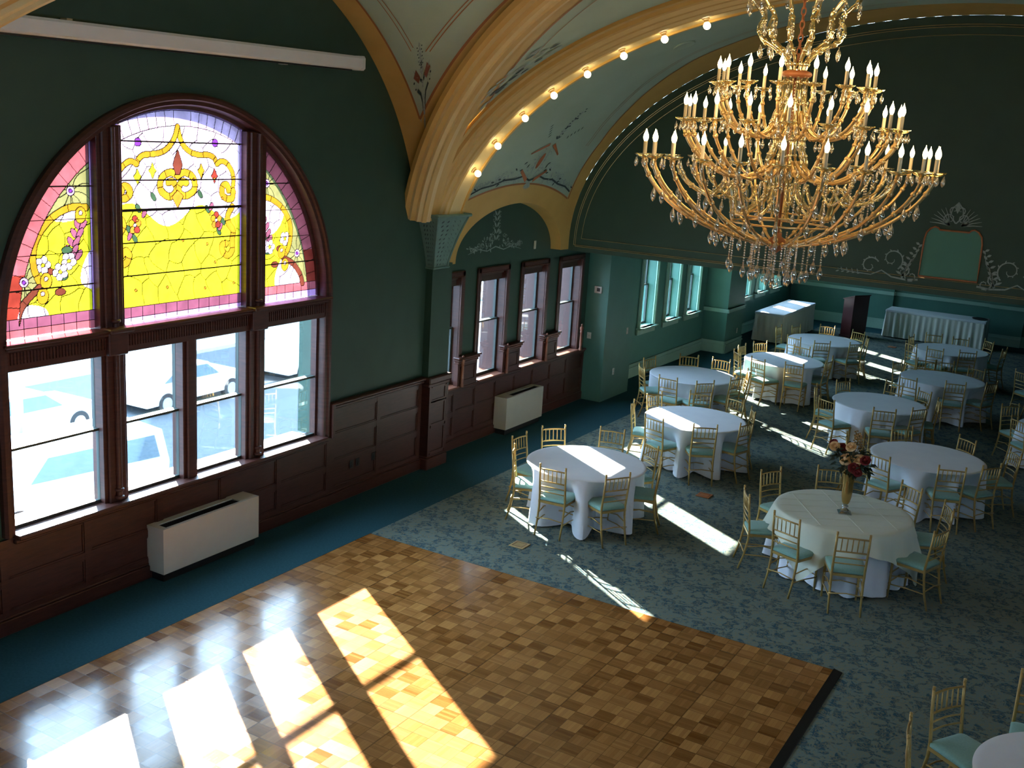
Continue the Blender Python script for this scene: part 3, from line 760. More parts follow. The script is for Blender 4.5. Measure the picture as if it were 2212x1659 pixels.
def glass_panel(name, y0, y1, which):
    h = .007
    ny = int(round((y1-y0)/h)); zt = 4.99; z0 = 2.775; nz = int(round((zt-z0)/h))
    yc_ = y0+(np.arange(ny)+.5)*h; zc_ = z0+(np.arange(nz)+.5)*h
    Y, Z = np.meshgrid(yc_, zc_)
    R = np.hypot(Y-WY, Z-ZC); inside = R < R0-.03
    ID = np.zeros(Y.shape, int); C = np.full(Y.shape, CI['yellow'])
    rng = random.Random(which*17+3)
    # leading network over the field: warped cells
    pts = []
    if which == 1:
        for r in range(9):
            for c in range(7): pts.append((y0+(c+.5+(r % 2)*.5)*(y1-y0)/7+rng.uniform(-.06, .06), 2.9+(r+.5)*.235+rng.uniform(-.06, .06)))
    else:
        for r in range(9):
            for c in range(6): pts.append((y0+(c+.5+(r % 2)*.5)*(y1-y0)/6+rng.uniform(-.05, .05), 2.9+(r+.5)*.21+rng.uniform(-.05, .05)))
    Yw = Y+.035*np.sin(9*Z+2*Y)+.02*np.sin(17*Z); Zw = Z+.035*np.sin(8*Y+1.)+.02*np.sin(19*Y)
    best = np.full(Y.shape, 9.); cell = np.zeros(Y.shape, int)
    for i, (a, b) in enumerate(pts):
        d = np.hypot(Yw-a, (Zw-b)*.8); w = d < best; best = np.where(w, d, best); cell = np.where(w, i, cell)
    ID = 100+cell
    def put(mask, cat, idb): 
        nonlocal ID, C
        C = np.where(mask, CI[cat], C); ID = np.where(mask, idb, ID)
    if which == 1:
        put_white = Z > 3.80+.10*np.sin(7*(Y-WY))+.10*np.abs(Y-WY)
        C = np.where(put_white, CI['white'], C)
        out = (Z > 4.47-.2*np.abs(Y-WY)) & (np.abs(Y-WY) > .12); C = np.where(out, CI['white'], C)
        k = R > R0-.24; put(k, 'pink', 900+(np.arctan2(Y-WY, Z-ZC)*18).astype(int))
        k = R > R0-.085; put(k, 'lilac', 960+(np.arctan2(Y-WY, Z-ZC)*10).astype(int))
        put(Z < 2.925, 'mauve', 700+((Y-y0)*6.6).astype(int)); put(Z < 2.815, 'lilac', 730+((Y-y0)*6.6).astype(int))
        k = ((Y < y0+.035) | (Y > y1-.035)) & (Z > 2.925); put(k, 'lilac', 690)
        for i, (a, b) in enumerate([(7.691,4.021),(8.321,4.035),(7.498,3.91),(8.428,3.873),(7.38,3.70),(7.45,3.613),(8.648,3.74),(8.586,3.634)]):
            put(np.hypot((Y-a)*1.5+(Z-b)*.6, Z-b) < .045, 'leaf', 600+i)
        for i, (a, b) in enumerate([(7.571,3.858),(8.476,3.899),(7.388,3.641),(8.61,3.68)]): put(np.hypot((Y-a)*1.5-(Z-b)*.5, Z-b) < .045, 'mauve', 610+i)
        for j, (a, b) in enumerate([(7.453,3.746),(8.549,3.753)]):
            for i in range(5):
                an = 2*PI*i/5+.3; put(np.hypot(Y-a-.045*math.cos(an), Z-b-.06*math.sin(an)) < .036, ('orange', 'red', 'amber')[i % 3], 620+10*j+i)
            put(np.hypot(Y-a, Z-b) < .02, 'white', 627+10*j)
        for i, (a, b, c) in enumerate([(7.495,4.222,'yellow'),(7.685,4.279,'yellow'),(8.335,4.278,'amber'),(8.525,4.225,'red')]):
            put(np.abs(Y-a)/.05+np.abs(Z-b)/.085+.35*np.minimum(np.abs(Y-a)/.05, np.abs(Z-b)/.085) < 1, c, 640+i)
        for nm in ('rm', 'lm', 'r2', 'l2', 'r3', 'l3', 'r4', 'l4', 'fl', 'fr'):
            D, S = dist_line(Y, Z, smooth_poly(P_[nm])); put(D < (.030 if nm in ('rm', 'lm', 'r2', 'l2') else .038), 'amber' if nm not in ('rm', 'lm') else 'amber', 400+10*['rm', 'lm', 'r2', 'l2', 'r3', 'l3', 'r4', 'l4', 'fl', 'fr'].index(nm)+(S*6).astype(int) % 9)
        put(in_poly(Y, Z, spear), 'brown', 500); put(in_poly(Y, Z, pend), 'orange', 501)
        for i, (a, b) in enumerate([(7.507,4.557),(8.533,4.57)]): put(np.hypot(Y-a, Z-b) < .042, 'purple', 510+i)
        for i in range(30):
            a, b = rng.choice(pts); 
            if b < 4.2: put(np.hypot(Y-a-.05, Z-b-.05) < .015, 'orange', 520+i)
        bars = [4.565, 4.19, 3.571, 3.245]; thick = 3.894
    else:
        sg = 1 if which == 2 else -1
        aR = P_['ra' if which == 2 else 'la']; bR = P_['rb' if which == 2 else 'lb']
        yin = y0 if which == 2 else y1
        ra_ = smooth_poly(aR); rb_ = smooth_poly(bR)
        poly = ra_+rb_[1:]+[(yin, 2.9), (yin, ra_[0][1])]
        fld = in_poly(Y, Z, poly)
        put(~fld, 'olive', 300); 
        th = np.arctan2(Y-WY, Z-ZC)
        for i, (a, b) in enumerate([(9.33,4.138),(9.856,3.311)] if which == 2 else [(6.713,4.095),(6.187,3.28)]):
            d = np.hypot(Y-a, Z-b); k = (~fld) & (d < .42); ID = np.where(k, 310+20*i+((np.arctan2(Y-a, Z-b)+PI)*1.6+.25*np.sin(d*16)).astype(int), ID)
        k = R > R0-.235; put(k, 'rosy', 330+(np.abs(th)*14).astype(int)); k2 = (R > R0-.235) & (Z < 3.35); put(k2, 'red', 330+(np.abs(th)*14).astype(int))
        k = R > R0-.075; put(k, 'lilac', 360+(np.abs(th)*9).astype(int))
        white = fld & ((np.sin(5*Y+3*Z)+np.sin(7*Z-4*Y)) > .75) ; C = np.where(white, CI['white'], C)
        put((Z < 2.95) & (R < R0-.07), 'mauve' if which == 3 else 'rosy', 370+((Y-y0)*7).astype(int)); put((Z < 2.85) & (R < R0-.03), 'rosy' if which == 3 else 'lilac', 380+((Y-y0)*7).astype(int))
        if which == 3: put((Y > y1-.03) & (Z > 2.95), 'lilac', 389)
        for i, (a, b) in enumerate([(9.231,3.793),(9.259,3.716),(9.301,3.648),(9.329,3.57),(9.357,3.502)] if which == 2 else [(6.812,3.774),(6.772,3.697),(6.732,3.62),(6.711,3.543),(6.755,3.493)]):
            for s in (-1, 1): put(np.hypot((Y-a-s*.03)*1.4-s*(Z-b)*.7, (Z-b)) < .05, 'mauve', 390+2*i+(s > 0))
        for i, (a, b) in enumerate([(9.275,3.516),(9.474,3.203),(9.555,3.384),(9.36,3.36)] if which == 2 else [(6.655,3.546),(6.567,3.159),(6.449,3.358),(6.60,3.30)]): put(np.hypot((Y-a)*1., (Z-b)*1.7) < .06, 'leaf' if i in (0, 3) else 'brown', 410+i)
        for j, (a, b) in enumerate([(9.386,3.413),(9.639,3.496),(9.26,3.43)] if which == 2 else [(6.39,3.424),(6.67,3.443),(6.574,3.348)]):
            for i in range(5):
                an = 2*PI*i/5+j; put(np.hypot(Y-a-.05*math.cos(an), Z-b-.05*math.sin(an)) < .037, 'white', 420+10*j+i)
            put(np.hypot(Y-a, Z-b) < .02, 'yellow', 427+10*j)
        for i, P in enumerate((ra_, rb_)):
            D, S = dist_line(Y, Z, P); put((D < .034) & (R < R0-.235), 'brown' if i else 'amber', 450+10*i+(S*5).astype(int) % 9)
        for i, (a, b) in enumerate([(9.585,3.343),(9.645,3.19),(9.216,3.906)] if which == 2 else [(6.816,3.868),(6.418,3.275),(6.377,3.138)]):
            put(np.hypot(Y-a, (Z-b)*.8) < .062, 'amber', 470+i); put(np.hypot(Y-a, Z-b-.02) < .022, 'white', 475+i)
        for i, (a, b) in enumerate([(9.33,4.138),(9.856,3.311)] if which == 2 else [(6.713,4.095),(6.187,3.28)]):
            put(np.hypot(Y-a, Z-b) < .045, 'lilac', 480+i); put(np.hypot(Y-a, Z-b) < .02, 'purple', 484+i)
        bars = [4.14, 3.835, 3.52, 3.21]; thick = None
    lead = np.zeros(Y.shape, bool)
    lead[:, 1:] |= ID[:, 1:] != ID[:, :-1]; lead[1:, :] |= ID[1:, :] != ID[:-1, :]
    for z in bars: lead |= np.abs(Z-z) < .006
    if thick: lead |= np.abs(Z-thick) < .014
    C = np.where(lead, CI['lead'], C)
    mb = MB(); X = -.085
    vid = {}
    def V(i, j):
        k = (i, j)
        if k not in vid: vid[k] = len(mb.v); mb.v.append((X, y0+j*h, z0+i*h))
        return vid[k]
    Cl = C.tolist(); ins = inside.tolist()
    for i in range(nz):
        row = Cl[i]; ri = ins[i]; j = 0
        while j < ny:
            if not ri[j]: j += 1; continue
            e = j+1
            while e < ny and ri[e] and row[e] == row[j]: e += 1
            mb.f.append((V(i, j), V(i, e), V(i+1, e), V(i+1, j))); mb.m.append(row[j]); j = e
    o = mb.build(name, SGM, W1)
    o['label'] = ('', 'tall middle stained glass panel with a pointed gold arch and fleur', 'right stained glass panel with a red curved border', 'left stained glass panel with a red curved border')[which]
glass_panel('stained_glass_panel', ML[1]-.01, MR[0]+.01, 1)
glass_panel('stained_glass_panel', MR[1]-.01, WY+R0, 2)
glass_panel('stained_glass_panel', WY-R0, ML[0]+.01, 3)

# ------------------------------------------------------------------ bay windows and alcove windows
for i, y in enumerate(B2):
    w = sroot('window_%d' % (2+i)); a = max(12.97, y); b = y+B2W
    mb = MB()
    def cs(q0, z0, q1, z1, x=-.155): mb.bbox(-.2, q0, z0, x, q1, z1, .012)
    if i: cs(a-.085, 1.0, a+.005, 2.79)
    cs(b-.005, 1.0, b+.085, 2.79); cs(a-.085 if i else a, 2.705, b+.085, 2.79); cs(a-.03 if i else a, 2.70, b+.03, 2.72, -.145)
    mb.build('casing', M['woodh'], w)
    mb = MB(); mb.bbox(-.62, a, .985, -.11, b, 1.012, .006); mb.build('window_sill', M['woodlt'], w)
    sash(w, -.32, a, b, 1.01, 2.71, 1.90, M['sash'], .04)
    mb = MB(); mb.box(-.285, a+.01, 2.575, -.265, b-.01, 2.705); mb.tube([(-.26, a+.01, 2.675), (-.26, b-.01, 2.675)], .026, 8); mb.box(-.285, a+.01, 2.555, -.262, b-.01, 2.575)
    mb.build('roller_shade', M['shade'], w)
for i, (a, b) in enumerate(AW):
    w = sroot('window_%d' % (6+i)); mb = MB()
    for q in ((a-.10, a), (b, b+.10)):
        mb.bbox(-.24, q[0], 1.03, -.195, q[1], 2.72, .01); mb.bbox(-.2, q[0]+.02, 1.03, -.175, q[1]-.02, 2.72, .008)
    mb.bbox(-.24, a-.10, 2.62, -.19, b+.10, 2.73, .01); mb.bbox(-.24, a-.13, 2.73, -.15, b+.13, 2.78, .01)
    mb.build('casing', M['trimg'], w)
    mb = MB(); mb.bbox(-.58, a, 1.0, -.10, b, 1.035, .006); mb.bbox(-.24, a-.14, 1.0, -.12, b+.14, 1.035, .01); mb.bbox(-.24, a-.12, .88, -.19, b+.12, 1.0, .01); mb.build('window_sill', M['trimg'], w)
    sash(w, -.40, a, b, 1.03, 2.62, 1.88, M['sash'], .04)
CHAIRS = [(1,1.78,12.25,356),(1,1.93,12.95,319),(1,2.05,11.64,26),(1,2.82,11.28,94),(1,2.62,13.41,282),(1,3.35,13.1,234),(1,3.58,11.54,148),(1,3.78,12.41,200),(2,2.19,15.05,17),(2,2.21,15.86,340),(2,2.81,14.44,73),(2,3.57,14.55,122),(2,3.99,15.16,165),(2,3.82,15.98,207),(2,2.76,16.49,281),(2,3.36,16.52,244),(3,0.98,18.5,344),(3,1.18,17.69,40),(3,1.45,19.32,291),(3,1.9,17.18,86),(3,2.52,17.34,142),(3,2.05,19.46,271),(4,2.02,20.46,41),(4,1.86,21.21,354),(4,2.03,21.88,326),(4,2.57,20.07,64),(4,3.26,20.13,94),(4,2.85,22.1,263),(4,3.69,21.02,173),(4,3.68,21.32,193),(5,1.71,24.23,356),(5,2.0,24.63,343),(5,2.56,25.27,267),(5,3.32,25.07,242),(5,2.39,23.11,69),(5,3.03,23.02,124),(5,3.64,23.49,142),(5,3.68,24.38,199),(6,4.58,24.52,51),(6,4.39,25.55,352),(6,4.76,26.29,283),(6,5.35,26.25,289),(6,5.94,26.4,220),(6,5.12,24.28,81),(6,5.75,24.51,112),(6,6.36,25.53,170),(7,4.78,22.04,342),(7,5.26,20.6,70),(7,5.21,22.73,274),(7,5.55,22.85,293),(7,6.06,20.81,108),(7,6.61,21.36,154),(7,6.18,22.61,246),(8,4.12,18.47,9),(8,4.52,17.65,59),(8,4.37,19.38,331),(8,5.15,19.92,248),(8,5.73,19.61,226),(8,5.46,17.61,109),(8,5.9,18.17,151),(8,6.07,18.97,194),(9,5.93,16.61,313),(9,6.85,16.64,228),(9,5.98,14.79,64),(9,6.91,14.86,112),(9,7.34,15.35,146),(9,7.53,16.35,209),(10,5.04,12.02,28),(10,5.0,13.09,332),(10,5.61,13.72,291),(10,5.69,11.45,70),(10,6.45,11.35,111),(10,6.62,13.65,233),(10,7.14,13.14,205),(10,7.21,12.19,162),(11,7.11,19.62,316),(12,7.87,8.44,328),(12,7.73,7.6,8),(3,2.82,18.09,163),(3,2.81,18.78,204),(9,5.37,15.5,13),(11,7.34,18.59,42),(13,6.96,23.01,50),(12,8.5,9.08,275)]
CEN = {1: (2.83, 12.2), 2: (3.1, 15.4), 3: (1.9, 18.37), 4: (2.78, 21.12), 5: (2.79, 24.15), 6: (5.31, 25.32), 7: (5.69, 21.77), 8: (5.16, 18.72), 9: (6.46, 15.76), 10: (6.06, 12.55), 12: (8.94, 7.77), 11: (8.08, 19.14)}
CAMP = (8.6, 0.0)
# ------------------------------------------------------------------ dance floor and carpet plates
DX0, DX1, DY0, DY1 = 1.08, 6.70, 3.0, 9.93
t = thing('dance_floor', 'glossy orange parquet dance floor laid on the carpet beside the big window', 'dance floor', (DX0, DY0, 0))
mb = MB(); mb.box(0, 0, .002, DX1-DX0, DY1-DY0, .022); mb.build('parquet_surface', M['parquet'], t)
def edge(nm, pts):
    mb = MB(); mb.prism(pts[0], pts[1]); mb.build(nm, M['black'], t)
W_, L_ = DX1-DX0, DY1-DY0
edge('edge_trim', ([(W_, -.05, .002), (W_+.085, -.05, .002), (W_+.08, -.05, .008), (W_, -.05, .024)], (0, L_+.08, 0)))
edge('edge_trim', ([(-.03, -.05, .002), (0, -.05, .002), (0, -.05, .0235), (-.025, -.05, .008)], (0, L_+.08, 0)))
edge('edge_trim', ([(0, L_, .002), (0, L_+.03, .002), (0, L_+.028, .008), (0, L_, .0235)], (W_, 0, 0)))
for (x, y, lab) in ((2.68, 10.81, 'square brass floor outlet cover in the carpet near the dance floor corner'), (3.80, 14.14, 'square brown floor outlet cover in the carpet between the front tables'), (3.38, 28.99, 'small floor outlet cover in the carpet near the far lectern')):
    p = thing('floor_outlet_cover', lab, 'floor outlet', (x, y, 0), 0, 'floor outlet covers in the carpet')
    mb = MB(); mb.bbox(-.10, -.10, .001, .10, .10, .012, .004); mb.build('cover_plate', M['brass'] if y < 12 else M['copper'], p)
    mb = MB(); mb.box(-.07, -.07, .0121, .07, -.064, .014); mb.box(-.07, .064, .0121, .07, .07, .014); mb.box(-.07, -.07, .0121, -.064, .07, .014); mb.box(.064, -.07, .0121, .07, .07, .014); mb.build('lid_seam', M['woodlt'], p)

# ------------------------------------------------------------------ gilt slat-back chairs
def make_chair():
    r = thing('ballroom_chair', 'x', 'chair')
    hw = .172
    def post(s):
        mb = MB()
        path = [(s*hw, 0, .905), (s*hw, .012, .75), (s*hw, .03, .60), (s*hw, .045, .47), (s*(hw-.002), .04, .36), (s*(hw-.002), .01, .18), (s*(hw-.002), -.045, 0)]
        mb.tube(path, [.0125, .013, .0135, .0145, .014, .013, .0115], 8)
        mb.lathe([(.0125, 0), (.015, .006), (.009, .012), (.014, .02), (.012, .028), (.001, .032)], 8, (s*hw, 0, .903)); return mb
    post(-1).build('leg', M['chair'], r, True); post(1).build('leg', M['chair'], r, True)
    for s in (-1, 1):
        mb = MB(); mb.tube([(s*.19, .415, .43), (s*.19, .417, .2), (s*.188, .42, 0)], [.016, .014, .0115], 8)
        for z in (.30, .17): mb.lathe([(.014, -.012), (.018, -.005), (.018, .005), (.014, .012)], 8, (s*.19, .416, z))
        mb.build('leg', M['chair'], r, True)
    def yb(z): return 0+(.905-z)*.085 if z > .7 else .017+(.7-z)*.12
    for z, rr in ((.865, .010), (.705, .0095), (.635, .008), (.565, .008)):
        mb = MB(); mb.tube([(-hw, yb(z), z), (-hw*.5, yb(z)-.010, z+.004), (0, yb(z)-.014, z+.006), (hw*.5, yb(z)-.010, z+.004), (hw, yb(z), z)], rr, 6); mb.build('back_rail', M['chair'], r, True)
    for k in range(5):
        x = -hw+2*hw*(k+1)/6
        b = .012*(1-(x/hw)**2)
        mb = MB(); mb.tube([(x, yb(.705)-b, .706), (x, yb(.785)-b, .785), (x, yb(.865)-b, .868)], [.0055, .0075, .0055], 6); mb.build('spindle', M['chair'], r, True)
    mb = MB()
    mb.prism([(-.185, .035, .415), (.185, .035, .415), (.205, .43, .415), (-.205, .43, .415)], (0, 0, .03)); mb.build('seat_frame', M['chair'], r)
    mb = MB()
    S = []
    for (q, z) in ((.0, .445), (-.012, .452), (-.012, .478), (.008, .492), (.05, .499)):
        S.append([(-.178+q, .05+q, z), (.178-q, .05+q, z), (.198-q, .425-q, z), (-.198+q, .425-q, z)])
    def rnd(P, z, n=3):
        out = []
        for i in range(4):
            a, b, c = Vector(P[i-1]), Vector(P[i]), Vector(P[(i+1) % 4])
            p0 = b+(a-b).normalized()*.04; p1 = b+(c-b).normalized()*.04
            for k in range(n+1):
                u = k/n; out.append(p0*(1-u)**2+b*2*u*(1-u)+p1*u*u)
        return out
    R_ = [rnd(s, 0) for s in S]; n = len(R_[0]); vs = sum(R_, []); fs = []
    for i in range(len(R_)-1):
        for k in range(n): fs.append((i*n+k, i*n+(k+1) % n, (i+1)*n+(k+1) % n, (i+1)*n+k))
    fs.append(tuple((len(R_)-1)*n+k for k in range(n))); fs.append(tuple(range(n-1, -1, -1)))
    mb.add(vs, fs); mb.build('seat_cushion', M['seat'], r, True, sharp=60)
    for s in (-1, 1):
        for z, d in ((.27, 0), (.17, 0)):
            mb = MB(); y0 = .045-(.36-z)*.17
            mb.tube([(s*.172, y0+.01, z+.01), (s*.184, .22, z+.035 if z > .2 else z+.01), (s*.19, .416, z-.01)], .0075, 6); mb.build('stretcher', M['chair'], r, True)
    for y, z in ((.416, .30), (.416, .19), (.0, .22)):
        mb = MB(); mb.tube([(-.186, y, z), (0, y-.004, z+.03 if y > .2 else z+.02), (.186, y, z)], .0075, 6); mb.build('stretcher', M['chair'], r, True)
    register(r); return r

TDESC = {1: 'the front window-side table', 2: 'the second window-side table', 3: 'the table beside the green pillar', 4: 'the fourth window-side table',
         5: 'the farthest window-side table', 6: 'the table before the long skirted table', 7: 'the right row table second from back', 8: 'the shaded table above the flowers',
         9: 'the table just behind the flowers', 10: 'the flower vase table', 11: 'the table cut off at right', 12: 'the bottom right corner table', 13: ''}
POSN = ['near side', 'near right side', 'right side', 'far right side', 'far side', 'far left side', 'left side', 'near left side']
byt = {}
for c in CHAIRS: byt.setdefault(c[0], []).append(c)
chair0 = make_chair(); first = True
for k, L in sorted(byt.items()):
    cx, cy = CEN.get(k, (L[0][1]+.7, L[0][2]+.7))
    base = math.atan2(CAMP[1]-cy, CAMP[0]-cx)
    ang = lambda c: (math.atan2(c[2]-cy, c[1]-cx)-base+PI/8) % (2*PI)
    L = sorted(L, key=ang)
    used = []
    # greedy: give every chair the nearest free eighth of the circle, keeping their order
    n = len(L); best = None
    for sh in range(8):
        for skip in ([()] if n == 8 else None) or [tuple(q) for q in __import__('itertools').combinations(range(8), 8-n)]:
            idx = [i for i in range(8) if i not in skip]
            if n < 8 and sh: break
            e = 0; asg = []
            for j, c in enumerate(L):
                i = (idx[j]+sh) % 8 if n == 8 else idx[j]
                d = (ang(c)-PI/8-i*PI/4+PI) % (2*PI)-PI; e += d*d; asg.append(i)
            if best is None or e < best[0]: best = (e, asg)
        if n < 8: break
    for c, i in zip(L, best[1]):
        lab = 'gold chair with teal seat, %s of %s' % (POSN[i], TDESC[k])
        if k == 13: lab = 'gold chair with sunlit seat standing alone at the right picture edge'
        f = math.radians(c[3]); rz = f-PI/2
        grp = 'gold chairs around the round tables'
        if first: chair0.location = (c[1], c[2], 0); chair0.rotation_euler = (0, 0, rz); chair0['label'] = lab; chair0['group'] = grp; first = False
        else: dup(chair0, (c[1], c[2], 0), rz, lab, grp)

# ------------------------------------------------------------------ round tables under floor-length cloths
TLAB = {1: 'round white-clothed table nearest the window bay, a bright sun stripe across it', 2: 'second round white-clothed table along the window side, left part in sun',
        3: 'round white-clothed table beside the green pillar, two sun patches on it', 4: 'round white-clothed table behind the pillar table, two broad sun bands on it', 5: 'farthest round white-clothed table of the window side, in front of the lectern',
        6: 'round white-clothed table in front of the long skirted table by the far wall', 7: 'round white-clothed table second from the back in the right row', 8: 'round white-clothed table directly above the flowers in the picture, its top in shade',
        9: 'round white-clothed table just behind and right of the flower vase', 10: 'round table with a cream overlay cloth and the flower vase', 11: 'round white-clothed table cut off by the right edge of the view', 12: 'round white-clothed table in the bottom right corner'}
def cloth_mesh(k):
    cx, cy = CEN[k]; rng = random.Random(k*31)
    ch = [math.atan2(c[2]-cy, c[1]-cx) for c in byt[k]]; dd = [math.hypot(c[2]-cy, c[1]-cx) for c in byt[k]]
    n = 160; ph = [rng.uniform(0, 6.28) for _ in range(4)]; fr = [rng.choice((9, 10, 11, 12, 13)), rng.choice((17, 19, 21)), rng.choice((5, 6, 7)), 31]
    R = .78
    def rad(a, t):
        w = .06*t+t*(.035*math.sin(fr[0]*a+ph[0])+.018*math.sin(fr[1]*a+ph[1])+.02*math.sin(fr[2]*a+ph[2]))+.006*t*math.sin(fr[3]*a+ph[3])
        for c, d in zip(ch, dd):
            q = abs((a-c+PI) % (2*PI)-PI); dip = max(0, .80+.06-(d-.44))
            w -= min(.42, dip)*min(1, t*2.2)*math.exp(-(q/.30)**4)
        return R+w
    prof = [(0, .755), (.3, .755), (.6, .755), (.74, .755), (.77, .753), (.782, .745)]
    mb = MB(); vs = []
    for (r, z) in prof:
        for i in range(n): a = 2*PI*i/n; vs.append((r*math.cos(a), r*math.sin(a), z))
    H = 15
    for j in range(1, H+1):
        t = j/H; z = .745-.728*t
        for i in range(n):
            a = 2*PI*i/n; r = rad(a, t**.8); vs.append((r*math.cos(a), r*math.sin(a), z+(.012*math.sin(fr[0]*a+ph[3])+.012 if j == H else 0)))
    fs = []
    for j in range(len(prof)+H-1):
        for i in range(n): q = (i+1) % n; fs.append((j*n+i, j*n+q, (j+1)*n+q, (j+1)*n+i))
    mb.add(vs, fs); return mb
for k, (cx, cy) in CEN.items():
    t = thing('round_table', TLAB[k], 'table', (cx, cy, 0), 0, 'round banquet tables')
    cloth_mesh(k).build('tablecloth', M['cloth'], t, True, sharp=50)
    mb = MB(); mb.lathe([(.01, .705), (.45, .705), (.46, .71), (.46, .728), (.45, .734), (.01, .734)], 40); mb.build('tabletop', M['wood'], t, True, sharp=30)
    for s in range(4):
        a = PI/4+s*PI/2; mb = MB(); mb.tube([(.30*math.cos(a), .30*math.sin(a), 0), (.30*math.cos(a), .30*math.sin(a), .706)], .018, 8); mb.build('leg', M['dark'], t)
    if k == 10:
        n = 200; mb = MB(); vs = []; fs = []; rot = math.radians(33)
        prof = [(0, .7605), (.4, .7605), (.7, .7605), (.765, .760), (.789, .752)]
        for (r, z) in prof:
            for i in range(n): a = 2*PI*i/n; vs.append((r*math.cos(a), r*math.sin(a), z))
        H = 12
        for j in range(1, H+1):
            t_ = j/H
            for i in range(n):
                a = 2*PI*i/n; b = a-rot
                drop = min(.62, 1.02/max(abs(math.cos(b)), abs(math.sin(b)))-.79)
                r = .795+.10*t_*drop/.5+.03*t_*math.sin(15*a+1)+.012*t_*math.sin(27*a)+.055*(drop/.5)*t_
                for c in byt[k]:
                    pass
                vs.append((r*math.cos(a), r*math.sin(a), .752-drop*t_))
        for j in range(len(prof)+H-1):
            for i in range(n): q = (i+1) % n; fs.append((j*n+i, j*n+q, (j+1)*n+q, (j+1)*n+i))
        mb.add(vs, fs)
        def crease(p, q, w):
            p = Vector(p); q = Vector(q); s = (q-p).cross(Vector((0, 0, 1))).normalized()*w; u = Vector((0, 0, .004))
            mb.quad(p-s, q-s, q+u, p+u); mb.quad(p+u, q+u, q+s, p+s)
        for d in (-.42, 0.02, .45):
            h = math.sqrt(.74**2-d*d); c, s = math.cos(rot+PI/2), math.sin(rot+PI/2)
            crease((d*-s+h*c, d*c+h*s, .7608), (d*-s-h*c, d*c-h*s, .7608), .008)
        for d in (-.55, -.33, -.11, .11, .33, .55):
            h = math.sqrt(.74**2-d*d); c, s = math.cos(rot), math.sin(rot)
            crease((d*-s+h*c, d*c+h*s, .7608), (d*-s-h*c, d*c-h*s, .7608), .004)
        o = mb.build('overlay_cloth', M['cloth2'], t, True, sharp=50); o['label'] = 'square cream cloth laid over the white one, its corners hanging down'

# ------------------------------------------------------------------ flower vase on the front table
VX, VY = 6.09, 12.46
v = thing('flower_vase', 'tall bronze vase on a silver square foot on the cream-clothed table', 'vase', (VX, VY, .764))
mb = MB(); mb.lathe([(.030, .115), (.044, .14), (.056, .20), (.062, .28), (.060, .36), (.064, .42), (.072, .485), (.067, .485), (.056, .40), (.05, .2), (.02, .15)], 20, wav=lambda a, z: 1+.02*math.cos(8*a)); mb.build('vase_body', M['vaseg'], v, True, sharp=60)
mb = MB(); mb.lathe([(.03, .022), (.05, .03), (.052, .04), (.03, .055), (.024, .07), (.036, .08), (.036, .09), (.024, .10), (.031, .118)], 20); mb.build('vase_stem', M['silver'], v, True, sharp=50)
mb = MB(); mb.prism([(-.075, -.075, 0), (.075, -.075, 0), (.075, .075, 0), (-.075, .075, 0)], (0, 0, .012)); 
mb.add([(-.07, -.07, .012), (.07, -.07, .012), (.07, .07, .012), (-.07, .07, .012), (-.045, -.045, .028), (.045, -.045, .028), (.045, .045, .028), (-.045, .045, .028)], [(0, 1, 5, 4), (1, 2, 6, 5), (2, 3, 7, 6), (3, 0, 4, 7), (4, 5, 6, 7)])
o = mb.build('vase_foot', M['silver'], v); o.rotation_euler = (0, 0, .35)
bq = thing('flower_bouquet', 'bouquet of cream and dark red roses with green leaves in the bronze vase', 'flowers', (VX, VY, 1.20))
cr, cu = math.cos(-.52), math.sin(-.52)          # sideways axis of the arrangement
def rose(c, r, mat, nm, seed):
    rng = random.Random(seed); mb = MB(); c = Vector(c)
    ax = Vector((rng.uniform(-.3, .3), -.75, .65)).normalized(); e1 = ax.orthogonal().normalized(); e2 = ax.cross(e1)
    mb.sphere(c, r*.42, 8, 5)
    for ring, (k, rr, tilt) in enumerate(((4, .45, .25), (6, .72, .6), (8, 1.0, .95))):
        for i in range(k):
            a = 2*PI*(i+.5*(ring % 2))/k+rng.uniform(-.15, .15); d = e1*math.cos(a)+e2*math.sin(a); s = d.cross(ax)
            w = r*(.40+.1*ring); base = c-ax*r*.35
            p0 = base+d*r*.15; p1 = c+d*r*rr*.72+ax*r*(.42-.35*tilt); p2 = c+d*r*rr+ax*r*(.62-.72*tilt)
            mb.add([p0-s*w*.3, p0+s*w*.3, p1+s*w, p1-s*w, p2+s*w*.55+ax*.004, p2-s*w*.55+ax*.004], [(0, 1, 2, 3), (3, 2, 4, 5)])
    return mb.build(nm, mat, bq, True)
FL = [(-.21, .36, .062, 'c'), (-.245, .38, .05, 'r'), (-.13, .35, .052, 'r'), (.0, .42, .062, 'c'), (-.055, .24, .078, 'c'), (.105, .27, .078, 'c'), (.075, .19, .07, 'r'), (.19, .31, .062, 'r'), (.05, .53, .045, 'c'), (.13, .15, .05, 'r')]
for i, (s, z, r, q) in enumerate(FL):
    d = -.12+.05*(i % 3)
    c = (s*1.15*cr-0*cu, s*1.15*cu+d, z-.02)
    o = rose(c, r, M['rosec'] if q == 'c' else M['roser'], 'rose', i)
    o['label'] = 'cream rose' if q == 'c' else 'dark red rose'
    mb = MB(); mb.tube([(0, 0, .03), (c[0]*.4, c[1]*.4, c[2]*.5), (c[0], c[1]+.02, c[2]-r*.5)], .005, 5); mb.build('flower_stem', M['leafd'], bq)
rng = random.Random(5); mb = MB()
